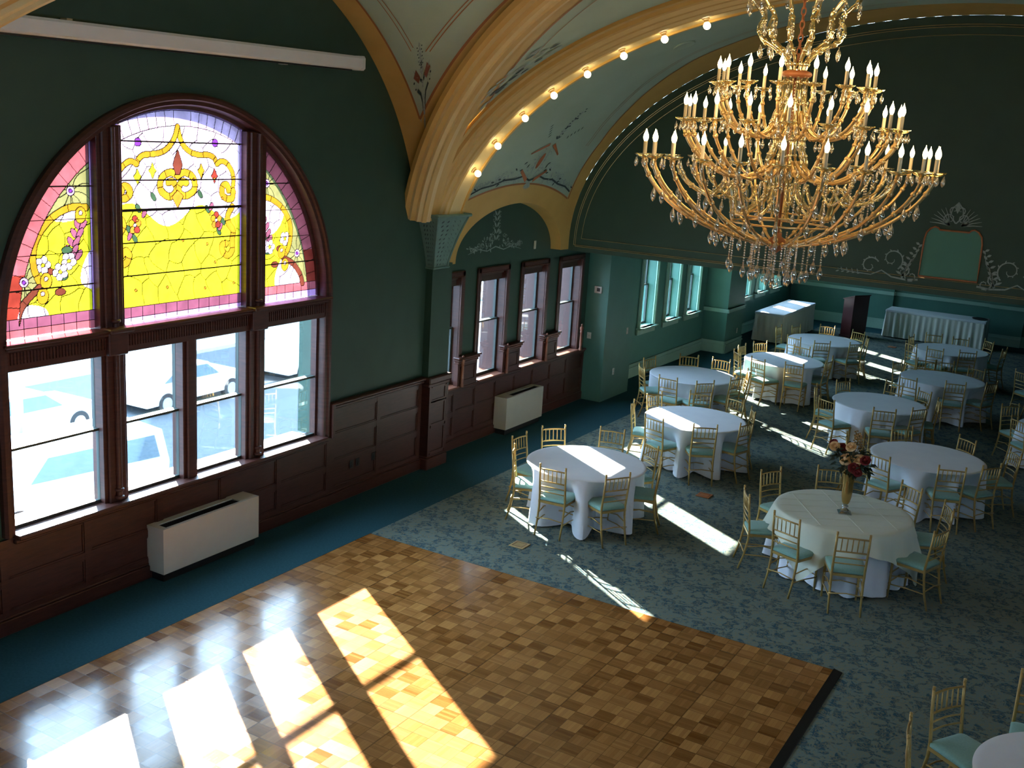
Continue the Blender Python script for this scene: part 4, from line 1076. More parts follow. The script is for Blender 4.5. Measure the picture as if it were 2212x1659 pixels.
for i in range(150):
    a = rng.uniform(0, 6.28); rr = .24*math.sqrt(rng.random()); z = rng.uniform(.06, .38)
    c = Vector((rr*1.15*math.cos(a)*cr, rr*math.cos(a)*cu+rr*.7*math.sin(a), z*(1-.8*rr)+.02))
    d = (Vector((c.x, c.y, rng.uniform(-.12, .12)))+Vector((rng.uniform(-.1, .1),)*3)).normalized(); s = d.cross(Vector((rng.uniform(-.4, .4), rng.uniform(-.4, .4), 1))).normalized(); L = rng.uniform(.06, .11); u = s.cross(d)*.01
    mb.add([c, c+d*L*.45+s*L*.3+u, c+d*L-u, c+d*L*.45-s*L*.3+u], [(0, 1, 2), (0, 2, 3)])
mb.build('foliage', M['leafd'], bq)
for (sx, z) in ((.03, .60), (.065, .58), (.10, .52)):
    mb = MB(); p = [(0, 0, .1), (sx*.5, -.05, z*.6), (sx, -.1, z)]; mb.tube(p, .003, 5)
    for k in range(12): mb.sphere((sx+.014*math.sin(k*2.4), -.1+.012*math.cos(k*2.4), z-.15+.013*k), .010, 6, 4)
    o = mb.build('dried_sprig', M['twig'], bq)

# ------------------------------------------------------------------ skirted serving tables, lectern, tray
def skirt_table(lab, x0, y0, x1, y1, h=.76, seed=1):
    t = thing('serving_table', lab, 'table', ((x0+x1)/2, (y0+y1)/2, 0), 0, 'skirted serving tables'); w, l = (x1-x0)/2, (y1-y0)/2
    def rect(s, n=240, pl=0., ph=0):
        per = 4*(w+l); out = []
        for i in range(n):
            d = per*i/n
            if d < 2*w: p, q = (-w+d, -l), (0, -1)
            elif d < 2*w+2*l: p, q = (w, -l+d-2*w), (1, 0)
            elif d < 4*w+2*l: p, q = (w-(d-2*w-2*l), l), (0, 1)
            else: p, q = (-w, l-(d-4*w-2*l)), (-1, 0)
            e = s+pl*(math.sin(d*42+ph)+.5*math.sin(d*23+1.3))
            out.append((p[0]+q[0]*e, p[1]+q[1]*e))
        return out
    mb = MB(); n = 240
    vs = []; fs = []; R_ = [(0, .004, h-.02), (.004, .004, h-.10), (.012, .012, h*.5), (.025, .02, .03)]
    for (e, pl, z) in R_:
        vs += [(x, y, z) for x, y in rect(e, n, pl, seed)]
    for j in range(len(R_)-1):
        for i in range(n): q = (i+1) % n; fs.append((j*n+i, j*n+q, (j+1)*n+q, (j+1)*n+i))
    mb.add(vs, fs); mb.build('table_skirt', M['skirt'], t, True)
    mb = MB(); mb.bbox(-w-.012, -l-.012, h-.06, w+.012, l+.012, h+.004, .012); mb.build('tablecloth', M['cloth'], t)
    return t
skirt_table('white skirted serving table lengthwise beside the far windows, sun bands on top', .30, 26.9, 1.05, 29.85, seed=1)
skirt_table('long white skirted serving table against the far wall with a black tray on it', 2.82, 30.5, 5.36, 31.25, seed=2)
tr = thing('serving_tray', 'round black tray lying on the right end of the far serving table', 'tray', (5.17, 30.88, .765))
mb = MB(); mb.lathe([(.001, .002), (.17, .002), (.195, .02), (.205, .024), (.20, .012), (.175, -.004+.004), (.001, 0)], 32); mb.build('tray_dish', M['dark'], tr, True)
le = thing('lectern', 'dark cherry lectern standing between the two skirted tables at the far wall', 'lectern', (2.16, 29.80, 0), math.radians(62))
mb = MB(); a, b = .30, .17
mb.prism([(-a, -b, .05), (-a, b, .05), (-a, b, 1.02), (-a, -b, 1.13)], (.025, 0, 0)); mb.build('side_panel', M['lect'], le)
mb = MB(); mb.prism([(a-.025, -b, .05), (a-.025, b, .05), (a-.025, b, 1.02), (a-.025, -b, 1.13)], (.025, 0, 0)); mb.build('side_panel', M['lect'], le)
mb = MB(); mb.box(-a+.025, -b, .05, a-.025, -b+.02, 1.125); mb.build('front_panel', M['lect'], le)
mb = MB(); mb.box(-a+.025, -b+.02, .55, a-.025, b, .57); mb.build('shelf', M['lect'], le)
mb = MB(); mb.prism([(-a-.02, -b-.02, 1.135), (-a-.02, b+.03, 1.005), (-a-.02, b+.03, 1.03), (-a-.02, -b-.02, 1.16)], (2*a+.04, 0, 0)); mb.build('reading_top', M['lect'], le)
mb = MB(); mb.box(-a-.015, -b-.015, 0, a+.015, b+.015, .05); mb.build('plinth', M['lect'], le)

# ------------------------------------------------------------------ fan coil cabinets below the windows
def fancoil(lab, X, y0, y1, z1, d=.255, z0=.095):
    t = thing('fan_coil_unit', lab, 'heater', (X, y0, 0), 0, 'fan coil cabinets below the windows'); L = y1-y0
    mb = MB(); T = .012
    mb.box(d-T, 0, z0, d, L, z1); mb.box(0, 0, z0, d-T, T, z1); mb.box(0, L-T, z0, d-T, L, z1); mb.box(0, T, z0, T, L-T, z1); mb.box(T, T, z0, d-T, L-T, z0+.01)
    s0, s1 = (.07, L-.26) if X > -.1 else (.26, L-.05)
    mb.box(T, T, z1-T, d-T, s0, z1); mb.box(T, s1, z1-T, d-T, L-T, z1); mb.box(T, s0, z1-T, .09, s1, z1); mb.box(d-.04, s0, z1-T, d-T, s1, z1)
    mb.build('cabinet', M['cream'], t)
    mb = MB(); mb.box(.09, s0, z1-.06, d-.04, s1, z1-.05)
    y = s0+.02
    while y < s1: mb.box(.09, y, z1-.05, d-.04, y+.006, z1-.012); y += .03
    mb.build('outlet_grille', M['dark'], t)
    mb = MB(); mb.box(.03, .03, 0, d-.035, L-.03, z0); mb.build('toe_kick', M['black'], t)
    mb = MB(); mb.lathe([(.016, 0), (.016, .012), (.001, .014)], 12, (.16, s0+.07, z1-.05)); mb.build('control_knob', M['silver'], t)
fancoil('cream fan coil cabinet below the big stained glass window', .005, 7.455, 8.875, .60)
fancoil('cream fan coil cabinet below the window bay, left of the pillar', -.165, 14.82, 16.05, .63, .24)
# ------------------------------------------------------------------ wall plates and small fittings
def plate(nm, lab, cat, loc, axis, w, h, mat, knob=None, grp=None):
    t = thing(nm, lab, cat, loc, 0, grp); mb = MB()
    if axis == 'x': mb.bbox(0, -w/2, -h/2, .008, w/2, h/2, .003)
    else: mb.bbox(-w/2, -.008, -h/2, w/2, 0, h/2, .003)
    mb.build('cover_plate', mat, t); mb = MB()
    for z in ((-h*.2, h*.2) if knob == 'outlet' else (0,)):
        s = .014 if knob == 'outlet' else .009
        if axis == 'x': mb.box(.0075, -s, z-s*1.1, .013, s, z+s*1.1)
        else: mb.box(-s, -.013, z-s*1.1, s, -.0075, z+s*1.1)
    mb.build('socket' if knob == 'outlet' else 'toggle', M['dark'] if mat is M['dark'] else M['cream'], t)
tm = thing('thermostat', 'white thermostat with a dark display on the green pillar', 'thermostat', (.035, 18.03, 2.12))
mb = MB(); mb.bbox(-.075, -.03, -.065, .075, 0, .065, .008); mb.build('thermostat_case', M['white'], tm); mb = MB(); mb.box(-.02, -.032, -.03, .045, -.0295, .035); mb.build('display', M['dark'], tm)
mb = MB()
for z in (-.045, -.055): mb.box(-.06, -.032, z, .06, -.0295, z+.004)
mb.build('louvre', M['cream'], tm)
plate('light_switch', 'white light switch on the pillar below the thermostat', 'switch', (-.085, 18.03, 1.24), 'y', .085, .12, M['white'])
plate('light_switch', 'white light switch on the pillar side near its far edge', 'switch', (.243, 19.02, 1.25), 'x', .08, .13, M['white'])
plate('wall_outlet', 'white wall outlet low on the pillar side', 'outlet', (.243, 18.52, .52), 'x', .08, .13, M['white'], 'outlet')
plate('wall_outlet', 'white wall outlet low on the far column', 'outlet', (.35, 25.40, .46), 'x', .08, .13, M['white'], 'outlet')
plate('wall_outlet', 'dark outlet in the wood panelling, nearest the big window', 'outlet', (.022, 10.87, .455), 'x', .07, .11, M['dark'], 'outlet', 'dark outlets in the panelling')
plate('wall_outlet', 'dark outlet in the wood panelling, middle of three', 'outlet', (.022, 11.0, .455), 'x', .07, .11, M['dark'], 'outlet', 'dark outlets in the panelling')
plate('wall_outlet', 'dark outlet in the wood panelling, nearest the pier', 'outlet', (.022, 11.34, .455), 'x', .07, .11, M['dark'], 'outlet', 'dark outlets in the panelling')
plate('wall_sensor', 'small beige wall sensor below the little ochre arch', 'sensor', (-.2, 15.9, 3.05), 'x', .075, .14, M['cream'])
plate('wall_sensor', 'small white box behind the carved capital', 'sensor', (-.2, 13.05, 2.97), 'x', .06, .10, M['white'])
cs_ = thing('ceiling_speaker', 'round grey speaker grille in the sage ceiling by the bulb arch', 'speaker', (2.69, 14.54, ZS+HB*math.sqrt(1-((2.69-HX)/HA)**2)))
nn = Vector(((HX-2.69)/HA**2, 0, -(cs_.location.z-ZS)/HB**2)).normalized()
cs_.rotation_mode = 'QUATERNION'; cs_.rotation_quaternion = Vector((0, 0, 1)).rotation_difference(nn)
mb = MB(); mb.lathe([(.13, -.01), (.155, -.01), (.155, .012), (.145, .02), (.13, .016)], 32); mb.build('rim', M['web'], cs_, True, sharp=40)
mb = MB(); mb.lathe([(.131, 0), (.131, .014), (.001, .016)], 32); mb.build('grille', M['mirror'], cs_, True, sharp=40)
# projection screen housing high on the wall
ps = thing('projector_screen', 'long white projector screen housing mounted high above the stained glass', 'projector screen', (0, 0, 0))
mb = MB(); q = [(.06, 0), (.18, 0), (.205, .02), (.205, .13), (.19, .155), (.06, .155)]
mb.prism([(x+.02, 5.1, 5.42+z) for x, z in q], (0, 5.50, .065)); mb.build('housing', M['white'], ps)
mb = MB(); mb.prism([(x+.02, 10.6, 5.485+z) for x, z in [(.058, -.006), (.185, -.006), (.212, .018), (.212, .134), (.194, .162), (.058, .162)]], (0, .06, 0)); mb.build('end_cap', M['white'], ps)
mb = MB(); mb.prism([(.10, 5.3, 5.405), (.16, 5.3, 5.405), (.16, 5.3, 5.42), (.10, 5.3, 5.42)], (0, 5.2, .062)); mb.build('shadow_strip', M['dark'], ps)  # dark strip added to stand for the shadow under the housing
for y in (6.6, 9.4):
    mb = MB(); mb.box(.004, y, 5.45, .09, y+.06, 5.62); mb.build('wall_bracket', M['white'], ps)
# ------------------------------------------------------------------ chandelier
HXc, HYc = 6.21, 8.08
ch = thing('chandelier', 'large gilt and crystal chandelier with three tiers of lit candle bulbs', 'chandelier', (HXc, HYc, 0))
def sm(P, k=5):
    return [tuple(q) for q in smooth3(P, k)]
def smooth3(P, k):
    out = []
    for i in range(len(P)-1):
        a = Vector(P[max(i-1, 0)]); b = Vector(P[i]); c = Vector(P[i+1]); d = Vector(P[min(i+2, len(P)-1)])
        for j in range(k):
            t = j/k; out.append(.5*((2*b)+(-a+c)*t+(2*a-5*b+4*c-d)*t*t+(-a+3*b-3*c+d)*t**3))
    out.append(Vector(P[-1])); return out
def pol(r, a, z): return (r*math.cos(a), r*math.sin(a), z)
def drop_mb(s=1.):
    mb = MB(); mb.lathe([(.001, .012), (.004, .008), (.003, 0), (.010, -.010), (.019, -.034), (.013, -.056), (.001, -.070)], 6); 
    return mb
if 1:
    mb = MB(); z = 5.46                                # chain, link by link
    i = 0
    while z < 6.78:
        P = [(.016*math.cos(a), 0, z+.03+.03*math.sin(a)) if i % 2 == 0 else (0, .016*math.cos(a), z+.03+.03*math.sin(a)) for a in [2*PI*k/10 for k in range(10)]]
        mb.tube(P, .0055, 5, closed=True); z += .046; i += 1
    mb.build('chain', M['copper'], ch, True)
    mb = MB(); mb.lathe([(.001, 6.76), (.09, 6.80), (.12, 6.84), (.12, 6.85)], 24); mb.build('ceiling_canopy', M['goldarm'], ch, True)
    mb = MB(); mb.lathe([(.001, 4.115), (.02, 4.13), (.055, 4.155), (.07, 4.19), (.06, 4.22), (.03, 4.245), (.03, 4.27)], 20); mb.build('hub', M['copper'], ch, True)
    mb = MB(); mb.lathe([(.07, 5.395), (.095, 5.40), (.10, 5.42), (.095, 5.44), (.07, 5.445)], 24); mb.lathe([(.105, 5.405), (.112, 5.42), (.105, 5.435)], 24); mb.build('collar', M['copper'], ch, True)
    for z, r in ((4.335, .36), (4.395, .37)):
        mb = MB(); mb.tube([pol(r, 2*PI*k/40, z) for k in range(40)], .008, 6, closed=True); mb.build('ring', M['goldarm'], ch, True)
    mb = MB(); mb.tube([(0, 0, 4.25), (0, 0, 5.42)], .012, 8); mb.build('stem', M['copper'], ch, True)
    # upright rods that carry the tiers
    for k in range(10):
        a = 2*PI*k/10+.15
        P = sm([pol(.085, a, 5.42), pol(.085, a, 5.25), pol(.14, a, 5.08), pol(.105, a, 4.93), pol(.15, a, 4.78), pol(.105, a, 4.62), pol(.20, a, 4.47), pol(.36, a, 4.38)])
        mb = MB(); mb.tube(P, .011, 6)
        for q in P[2::4]: mb.sphere(q, .018, 6, 4)
        mb.build('frame_rod', M['crysw'], ch, True)
    for k in range(12):                                # crown above the collar
        a = 2*PI*k/12
        P = sm([pol(.06, a, 5.44), pol(.095, a, 5.53), pol(.20, a, 5.61), pol(.285, a, 5.66), pol(.31, a, 5.74), pol(.27, a, 5.81), pol(.33, a, 5.87), pol(.40, a, 5.95), pol(.395, a, 6.07), pol(.30, a, 6.16), pol(.12, a, 6.21), pol(.02, a, 6.23)])
        mb = MB(); mb.tube(P, .0115, 6)
        for q in P[3::5]: mb.sphere(q, .020, 6, 4)
        mb.build('crown_arm', M['crysw'], ch, True)
TIERS = [(24, 1.055, 4.765, [(.05, 4.185), (.25, 4.205), (.50, 4.27), (.75, 4.385), (.93, 4.53), (1.03, 4.67), (1.055, 4.765)], .0),
         (18, .775, 5.045, [(.10, 4.80), (.22, 4.70), (.40, 4.665), (.58, 4.74), (.71, 4.87), (.765, 4.97), (.775, 5.045)], .09),
         (15, .555, 5.315, [(.10, 5.16), (.16, 5.02), (.28, 4.965), (.42, 5.02), (.52, 5.15), (.55, 5.24), (.555, 5.315)], .2)]
PANM = None; drops = []
def pan_mb():
    mb = MB(); mb.lathe([(.010, -.012), (.018, -.004), (.040, .002), (.058, .014), (.066, .024), (.056, .020), (.036, .008), (.012, .006)], 20, wav=lambda a, z: 1+(.10*math.cos(10*a) if z > .012 else 0)); return mb
def candle_mb():
    mb = MB(); mb.lathe([(.017, .006), (.0165, .012), (.0125, .016), (.0125, .112), (.011, .116), (.001, .116)], 10); return mb
def flame_mb():
    mb = MB(); mb.lathe([(.008, .115), (.014, .128), (.0175, .142), (.0165, .158), (.010, .176), (.0035, .192), (.001, .206)], 8); return mb
protos = {}
def inst(nm, mbf, mat, parent, loc, rz=0, lab=None):
    if nm not in protos:
        o = mbf().build(nm, mat, parent, True, sharp=None); protos[nm] = o
    else:
        o = protos[nm].copy(); COL.objects.link(o); o.parent = parent
    o.location = loc; o.rotation_euler = (0, 0, rz); return o
LPOS = []
for ti, (n, r, z, P, off) in enumerate(TIERS):
    for k in range(n):
        a = 2*PI*k/n+off
        Q = sm([pol(x, 0, y) for x, y in P], 4)
        def arm_mb(Q=Q):
            mb = MB(); mb.tube(Q, .0125, 7)
            for q in Q[3::4]: mb.sphere(q, .021, 7, 4)
            mb.lathe([(.014, -.05), (.020, -.035), (.012, -.02), (.018, -.008)], 8, Q[-1]); return mb
        arm = inst('arm%d' % ti if 0 else 'candle_arm_%d' % ti, arm_mb, M['goldarm'], ch, (0, 0, 0), a)
        arm.name = 'candle_arm'
        inst('drip_pan', pan_mb, M['crysw'], arm, (r, 0, z)); inst('candle_sleeve', candle_mb, M['candle'], arm, (r, 0, z)); inst('flame_bulb', flame_mb, M['flame'], arm, (r, 0, z))
        for j in range(4):
            b = 2*PI*j/4+.4; drops.append((r*math.cos(a)+.058*math.cos(b), r*math.sin(a)+.058*math.sin(b), z-.012, .75))
        for q in (Q[8], Q[13], Q[17]) if ti == 0 else (Q[9], Q[15]):
            drops.append((q[0]*math.cos(a), q[0]*math.sin(a), q[2]-.03, 1.15 if ti == 0 else .8))
        if k % (n//3) == 1: LPOS.append((r*math.cos(a)*1.0, r*math.sin(a), z+.24))
# loops of crystal between the tiers
for k in range(24):
    a = 2*PI*k/24+.13
    P = sm([pol(.36, a, 4.39), pol(.42, a, 4.62), pol(.55, a, 4.52), pol(.72, a, 4.60), pol(.80, a, 4.72)], 4)
    mb = MB(); mb.tube(P, .009, 6)
    for q in P[2::3]: mb.sphere(q, .016, 6, 4)
    mb.build('scroll_arm', M['crysw'], ch, True)
def strand(P, r, n):
    mb = MB(); P = [Vector(p) for p in P]; L = [0]
    for a, b in zip(P[:-1], P[1:]): L.append(L[-1]+(b-a).length)
    for i in range(n):
        s = L[-1]*i/(n-1)
        for j in range(len(P)-1):
            if s <= L[j+1]+1e-9:
                t = (s-L[j])/max(1e-9, L[j+1]-L[j]); mb.sphere(P[j].lerp(P[j+1], t), r, 6, 4); break
    return mb
for k in range(18):                                   # bead strands hanging from the middle tier
    a = 2*PI*k/18+.25; strand([pol(.62, a, 4.74), pol(.62, a, 4.46)], .0075, 16).build('bead_strand', M['crys'], ch, True)
    drops.append((*pol(.62, a, 0)[:2], 4.45, 1.))
for k in range(26):                                   # fringe under the bowl
    rr = (.10, .17, .24)[k % 3] if k < 18 else .36; a = 2*PI*k/26*3.1; z1 = (3.99, 4.0, 4.03)[k % 3] if k < 18 else 4.07
    z0 = 4.19+(.03 if rr > .2 else 0)+(.03 if rr > .3 else 0)
    strand([pol(rr, a, z0), pol(rr, a, z1)], .0085, 11).build('bead_strand', M['crys'], ch, True); drops.append((*pol(rr, a, 0)[:2], z1-.015, 1.25))
strand([(0, 0, 4.12), (0, 0, 3.91)], .010, 11).build('bead_strand', M['crys'], ch, True)
mb = MB(); mb.sphere((0, 0, 3.875), .028, 10, 8); mb.build('crystal_ball', M['crys'], ch, True)
strand([(.02, -.06, 5.36), (.02, -.06, 4.98)], .0085, 18).build('bead_strand', M['crys'], ch, True)
mb = MB(); mb.sphere((.02, -.06, 4.945), .024, 10, 8); mb.build('crystal_ball', M['crys'], ch, True)
for k in range(12):                                   # drops of the crown
    a = 2*PI*k/12
    for r, z in ((.285, 5.60), (.40, 5.90), (.27, 5.76)): drops.append((*pol(r, a, 0)[:2], z, 1.0))
    drops.append((*pol(.22, a+.2, 0)[:2], 6.02, .9))
cam = Vector((8.6-HXc, -HYc, 4.9))
drops.sort(key=lambda d: (Vector(d[:3])-cam).length/d[3])
rest = MB(); base = drop_mb()
for i, (x, y, z, s) in enumerate(drops):
    if i < 100:
        o = inst('crystal_drop', drop_mb, M['crys'], ch, (x, y, z), i*1.3); o.scale = (s, s, s*1.15)
    else:
        c, q = math.cos(i*1.3)*s, math.sin(i*1.3)*s
        rest.add([(x+a*c-b*q, y+a*q+b*c, z+w*s*1.15) for a, b, w in base.v], base.f)
o = rest.build('crystal_drops', M['crys'], ch, True); o['kind'] = 'stuff'

# ------------------------------------------------------------------ bulbs along the arch
BUL = [.59, .90, 1.28, 1.70, 2.17, 2.66, 3.19, 3.716]
ORD = ['lowest', 'second lowest', 'third from the bottom', 'fourth from the bottom', 'fifth from the bottom', 'third from the top', 'second highest', 'highest visible']
for i, x in enumerate(BUL):
    xx = x-.19*(1 if i < 2 else .8)*(1-x/6); 
    f = math.acos(max(-1, min(1, (HX-xx)/HA))); z = ZS+HB*math.sin(f)
    nn = Vector(((HX-xx)/HA**2, 0, -(z-ZS)/HB**2)).normalized()
    t = thing('light_bulb', 'round lit bulb on the ochre arch, %s of the row' % ORD[i], 'light bulb', Vector((xx, 12.625, z))+nn*.204, 0, 'round bulbs along the arch')
    t.rotation_mode = 'QUATERNION'; t.rotation_quaternion = Vector((0, 0, 1)).rotation_difference(nn)
    mb = MB(); mb.lathe([(.045, 0), (.045, .012), (.032, .02), (.030, .045), (.001, .046)], 16); mb.build('socket', M['porcel'], t, True, sharp=40)
    mb = MB(); mb.sphere((0, 0, .085), .044, 14, 8); mb.build('bulb_globe', M['bulb'], t, True)

# ------------------------------------------------------------------ stencilled ornament
class Sten:
    def __init__(s, fn): s.fn = fn; s.mb = MB()
    def stroke(s, P, w0, w1, m=0):
        P = [Vector((p[0], p[1])) for p in P]; n = len(P); V = []
        for i, p in enumerate(P):
            d = (P[min(i+1, n-1)]-P[max(i-1, 0)]); d = d.normalized() if d.length > 1e-9 else Vector((1, 0)); q = Vector((-d.y, d.x)); t = i/(n-1); w = (w0+(w1-w0)*t)*.5
            V += [s.fn(*(p-q*w)), s.fn(*(p+q*w))]
        s.mb.add(V, [(2*i, 2*i+1, 2*i+3, 2*i+2) for i in range(n-1)], m)
    def leaf(s, x, y, a, L, w, m=0):
        c, q = math.cos(a), math.sin(a); pts = []
        for t, h in ((0, 0), (.3, .8), (.6, 1), (1, 0), (.6, -1), (.3, -.8)):
            pts.append(s.fn(x+L*t*c-h*w*.5*q, y+L*t*q+h*w*.5*c))
        s.mb.add(pts, [(0, 1, 5), (1, 2, 4, 5), (2, 3, 4)], m)
    def scroll(s, x, y, r, turns, a0, d=1, w=.03, leaves=True, m=0):
        P = []
        for i in range(31):
            t = i/30; rr = r*(1-.82*t); a = a0+d*2*PI*turns*t; P.append((x+rr*math.cos(a), y+rr*math.sin(a)))
        s.stroke(P, w, w*.35, m)
        if leaves:
            for i in range(2, 26, 3):
                (px, py), (qx, qy) = P[i], P[i+1]; a = math.atan2(qy-py, qx-px); s.leaf(px, py, a-d*.9, r*.32*(1-.02*i), r*.10, m)
    def blot(s, x, y, r, m=0, n=7):
        s.mb.add([s.fn(x+r*math.cos(2*PI*i/n), y+r*.75*math.sin(2*PI*i/n)) for i in range(n)], [tuple(range(n))], m)
# mural on the upper end wall
mural = MB(); cx = 6.215
fw = lambda x, z: (x, 16.738, z)
S = Sten(fw)
for s in (1, -1):
    X = lambda x: cx+s*(x-cx)
    def sc_(x, z, r, tn, a0, d, w=.022): S.scroll(X(x), z, r, tn, a0 if s > 0 else PI-a0, d*s, w)
    sc_(7.02, 3.38, .17, 1.15, -2.2, -1); sc_(7.33, 3.25, .14, 1.05, 2.6, -1); sc_(6.84, 3.22, .10, 1., 1.5, 1); sc_(6.72, 3.16, .09, 1., 0, -1)
    S.stroke([(X(6.62), 3.12), (X(6.8), 3.10), (X(7.0), 3.12), (X(7.15), 3.2), (X(7.3), 3.12), (X(7.6), 3.13), (X(7.8), 3.16)], .03, .008)
    S.stroke([(X(6.85), 3.12), (X(6.80), 3.3), (X(6.70), 3.45), (X(6.66), 3.62)], .025, .006)
    for i in range(14):
        t = i/13; x = 6.87-.21*t; z = 3.13+.5*t
        S.leaf(X(x), z, (PI*.15 if i % 2 else PI*.75) if s > 0 else PI-(PI*.15 if i % 2 else PI*.75), .11*(1-.4*t), .035)
    for i in range(9): S.leaf(X(7.45+.04*i), 3.13, (1.2 if i % 2 else -.4) if s > 0 else PI-(1.2 if i % 2 else -.4), .06, .02)
    for k in range(6):                                # crest over the panel
        a = .25+.22*k; S.stroke([(X(cx+.08), 3.95), (X(cx+.08+.16*math.cos(a)), 3.93+.16*math.sin(a)), (X(cx+.08+.28*math.cos(a-.1)), 3.93+.28*math.sin(a-.1))], .022, .005)
    S.scroll(X(cx+.09), 4.04, .09, 1.2, -1.2 if s > 0 else PI+1.2, 1*s, .02); S.scroll(X(cx+.05), 4.17, .06, 1., -1.2 if s > 0 else PI+1.2, s, .016)
    S.stroke([(cx, 4.28), (X(cx+.07), 4.19), (X(cx+.09), 4.08), (cx, 3.98)], .015, .02)
S.leaf(cx, 4.12, PI/2, .17, .06)
struct(S.mb.build('trim_22', M['sten']))
half = [(.0, 3.872), (.20, 3.872), (.225, 3.90), (.27, 3.912), (.325, 3.885), (.375, 3.82), (.395, 3.72), (.40, 3.5), (.405, 3.18)]
out = [(cx+x, z) for x, z in half]+[(cx-x, z) for x, z in half[::-1][:-1]]
mb = MB(); mb.prism([(x, 16.742, z) for x, z in out], (0, .006, 0)); struct(mb.build('trim_23', M['mirror']))
mb = MB(); mb.tube([(x, 16.736, z) for x, z in out], .013, 6, closed=True); struct(mb.build('trim_24', M['copper'], smooth=True))
mb = MB()                                             # gilt lines around the end wall
for d, z, w in ((.10, 3.035, .010), (.13, 3.012, .010), (.24, 3.155, .009)):
    P = [(HX-(HA-d)*math.cos(PI*i/80), 16.744, max(z, ZS-.02+(HB-d)*math.sin(PI*i/80))) for i in range(81)]
    P = [(HX-(HA-d), 16.744, z)]+P+[(HX+(HA-d), 16.744, z)]
    mb.tube(P, w*.5, 4); mb.tube([P[0], P[-1]], w*.5, 4)
struct(mb.build('trim_25', M['brass']))
# lunette stencil above the bay windows
S = Sten(lambda y, z: (-.192, y, z)); rng = random.Random(3)
for s in (1, -1):
    for k in range(46):
        t = rng.random(); v = rng.random()
        y = 14.62+s*(.08+.72*t*(1-.0)); top = 3.60-.62*t**.6 if t > .12 else 3.66; z = 3.04+.05*t+(max(.03, (top-3.04)*.75)*v)
        if rng.random() < .55: S.scroll(y, z, rng.uniform(.022, .045), 1.1, rng.uniform(0, 6), s, .011, False)
        else: S.leaf(y, z, rng.uniform(0, 6.28), .07, .022)
    S.stroke([(14.62, 3.10), (14.62+s*.25, 3.04), (14.62+s*.5, 3.08), (14.62+s*.8, 3.02)], .02, .006)
for z in (3.2, 3.3, 3.4, 3.5, 3.58):
    for s in (1, -1): S.leaf(14.62, z, PI/2+s*.7, .12, .04); S.scroll(14.62+s*.09, z+.02, .045, 1, 1, s, .012, False)
struct(S.mb.build('trim_26', M['sten']))
# painted ornament on the vaults
def hallmap(off=.010):
    def fn(y, s):                                     # s: metres measured up the curve
        u = lerp_u(s); p, n = hall_pt(-u, y, off); return p
    return fn
TAB = []; acc = 0; prev = None
for i in range(400):
    f = PI/2*i/399; p = (HX-HA*math.cos(f), ZS+HB*math.sin(f))
    if prev: acc += math.hypot(p[0]-prev[0], p[1]-prev[1])
    TAB.append((acc, math.cos(f))); prev = p
def lerp_u(s):
    for (a, b), (c, d) in zip(TAB[:-1], TAB[1:]):
        if s <= c: return b+(d-b)*(s-a)/max(1e-9, c-a)
    return 0
S = Sten(hallmap()); y0 = 14.75; s0 = 1.08
for s in (1, -1):
    P = [(y0, s0+.02), (y0+s*.25, s0+.10), (y0+s*.45, s0+.05), (y0+s*.75, s0+.03), (y0+s*1.0, s0-.05), (y0+s*1.3, s0-.10), (y0+s*1.55, s0-.20)]
    S.stroke(P, .03, .03, 1)
    S.stroke([(y0+s*.10, s0+.02), (y0+s*.40, s0+.2)], .07, .05, 2); S.stroke([(y0+s*.06, s0+.70), (y0+s*.42, s0+.50)], .06, .03, 2)
    rr = random.Random(9)
    for k in range(75):
        t = rr.random(); y = y0+s*(.12+1.38*t); top = s0+.62-.62*t**.7; z = s0-.06*t-.05*t*t+max(.05, (top-s0)*.9)*rr.random()
        if rr.random() < .6: S.scroll(y, z, rr.uniform(.025, .06), 1.15, rr.uniform(0, 6), s, .014, False)
        else: S.leaf(y, z, rr.uniform(0, 6.28), .09, .03, 1 if rr.random() < .3 else 0)
    for k in range(9): S.leaf(y0+s*.02, s0+.80+.07*k, PI/2+s*(.55 if k % 2 else .95), .12-.005*k, .035, 1 if k % 3 == 0 else 0)
    S.stroke([(y0+s*.07, s0+.15), (y0+s*.12, s0+.38), (y0+s*.06, s0+.62)], .022, .022)
    S.scroll(y0+s*.10, s0+.12, .06, 1.1, PI/2, s, .016, False); S.scroll(y0+s*.08, s0+.66, .05, 1.1, -PI/2, s, .014, False)
    for k in range(5): S.leaf(y0+s*(.30+.05*k), s0+.82+.05*k, PI/2+s*.3, .08, .025, 1)
for k in range(12): S.blot(y0+.05*math.sin(k*2.), s0+.86+.055*k, .022, 1)
S.mb.add([S.fn(y0+.055*math.cos(a), s0+.38+.15*math.sin(a)) for a in [2*PI*i/12 for i in range(12)]], [tuple(range(12))], 2)
for k in range(10): S.leaf(y0, s0+.02, -PI/2+.16*(k-4.5), .17, .03)
struct(S.mb.build('trim_27', [M['sten'], M['stendk'], M['copper']]))
